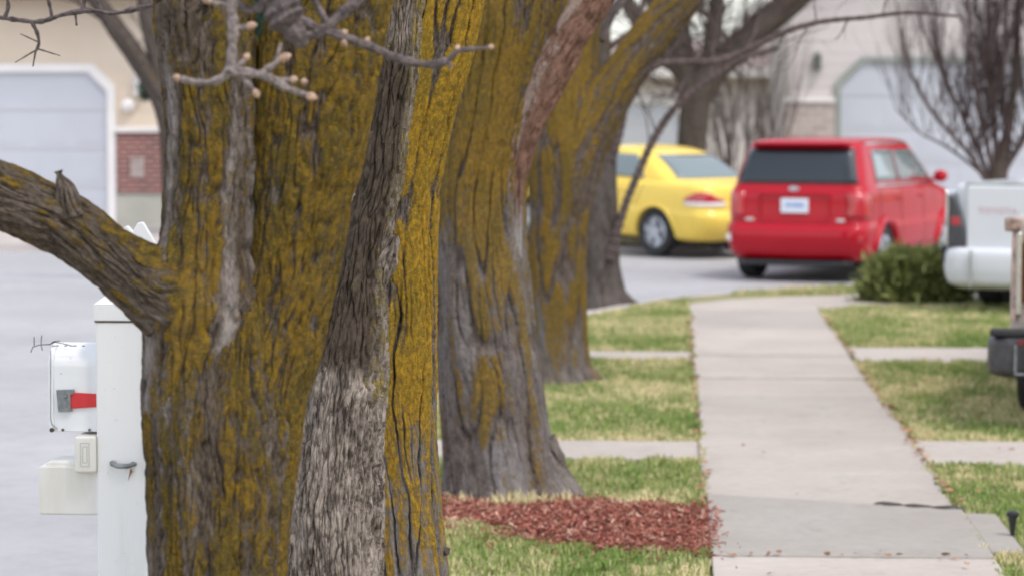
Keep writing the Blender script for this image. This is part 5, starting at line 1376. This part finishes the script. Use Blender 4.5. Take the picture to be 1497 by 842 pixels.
# pale house with the big garage door, right
YH2 = 48.0; s2 = sc(YH2)
xl2 = at(1152, 150, YH2).x
e = tag(empty('pale_house', (6, YH2, 0)), 'pale house behind the pickup with a large white chamfered garage door', 'house')
m = MB(); m.box((xl2, YH2, -.3), (xl2 + 13, YH2 + 9, 5.0)); m.build('wall', M_siding2, e)
gx0 = at(1229, 200, YH2).x; gz1 = at(1300, 92, YH2).z
garage(e, gx0, gx0 + 5.2, .30, gz1, .40, YH2, .10, M_trimgrey)
bz1 = at(1190, 150, YH2).z
m = MB(); m.box((xl2 - .04, YH2 - .08, -.3), (gx0 - .11, YH2 + .05, bz1)); m.build('brick_wainscot', M_brick2, e)
m = MB(); m.box((xl2 - .06, YH2 - .11, bz1), (gx0 - .11, YH2 + .05, bz1 + .08)); m.build('wainscot_cap', M_trim, e)
p = at(1195, 93, YH2); m = MB(); m.box((p.x - .06, YH2 - .14, p.z - .12), (p.x + .06, YH2 - .02, p.z + .10)); m.lathe([(.0001, .20), (.05, .16), (.09, .10)], 'z', 12, Matrix.Translation((p.x, YH2 - .08, p.z))); m.build('lantern', M_brass, e, bevel=.01)
gable_roof(e, xl2, xl2 + 13, YH2, YH2 + 9, 4.9, 7.4, M_roof, .5)
finish(e)
sheet('ramp_driveway', [(gx0 - .3, YH2 - 3.0), (gx0 + 5.6, YH2 - 1.0), (gx0 + 5.6, YH2 + .05), (gx0 - .3, YH2 + .05)], .02, M_drive)
# white house far behind the yellow car
YH3 = 64.0
xl3, xr3 = at(840, 150, YH3).x, at(1148, 150, YH3).x
e = tag(empty('white_house', ((xl3 + xr3) / 2, YH3, 0)), 'farthest house, whitish wall showing between the trees behind the yellow car', 'house')
m = MB(); m.box((xl3, YH3, -.3), (xr3, YH3 + 8, 2.6)); m.build('wall', M_siding2, e)
g0, g1 = at(880, 200, YH3).x, at(992, 200, YH3).x
garage(e, g0, g1, 0, at(930, 152, YH3).z, .25, YH3, .12, M_trim)
gable_roof(e, xl3, xr3, YH3, YH3 + 8, 2.55, 3.3, simple('pinkish_shingles', (.42, .33, .30), .95, .15, 6), .4)
finish(e)

# =================================================================== LIGHT
SUN_EL, SUN_AZ = R(60), R(135)       # azimuth from +Y towards +X
sd = Vector((math.sin(SUN_AZ) * math.cos(SUN_EL), math.cos(SUN_AZ) * math.cos(SUN_EL), math.sin(SUN_EL)))
sun = bpy.data.lights.new('sun', 'SUN'); sun.energy = .75; sun.angle = R(10); sun.color = (1, .94, .86)
so = bpy.data.objects.new('sun', sun); COL.objects.link(so); so.rotation_euler = sd.to_track_quat('Z', 'Y').to_euler(); so.location = (20, 20, 40)
wd = bpy.data.worlds.new('World'); SC.world = wd; wd.use_nodes = True
nt = wd.node_tree; bg = nt.nodes['Background']
sky = nt.nodes.new('ShaderNodeTexSky'); sky.sky_type = 'NISHITA'; sky.sun_disc = False
sky.sun_elevation = SUN_EL; sky.sun_rotation = SUN_AZ; sky.dust_density = 1.5; sky.air_density = 1.0; sky.ozone_density = 1.0
hs = nt.nodes.new('ShaderNodeHueSaturation'); hs.inputs['Saturation'].default_value = .40; hs.inputs['Value'].default_value = 1.0
nt.links.new(sky.outputs[0], hs.inputs['Color']); nt.links.new(hs.outputs[0], bg.inputs['Color'])
bg.inputs['Strength'].default_value = .15
SC.view_settings.view_transform = 'Standard'; SC.view_settings.look = 'None'; SC.view_settings.gamma = 1
SC.view_settings.exposure = 1.12
SC.render.engine = 'CYCLES'
SC.cycles.max_bounces = 6
SC.cycles.use_denoising = True
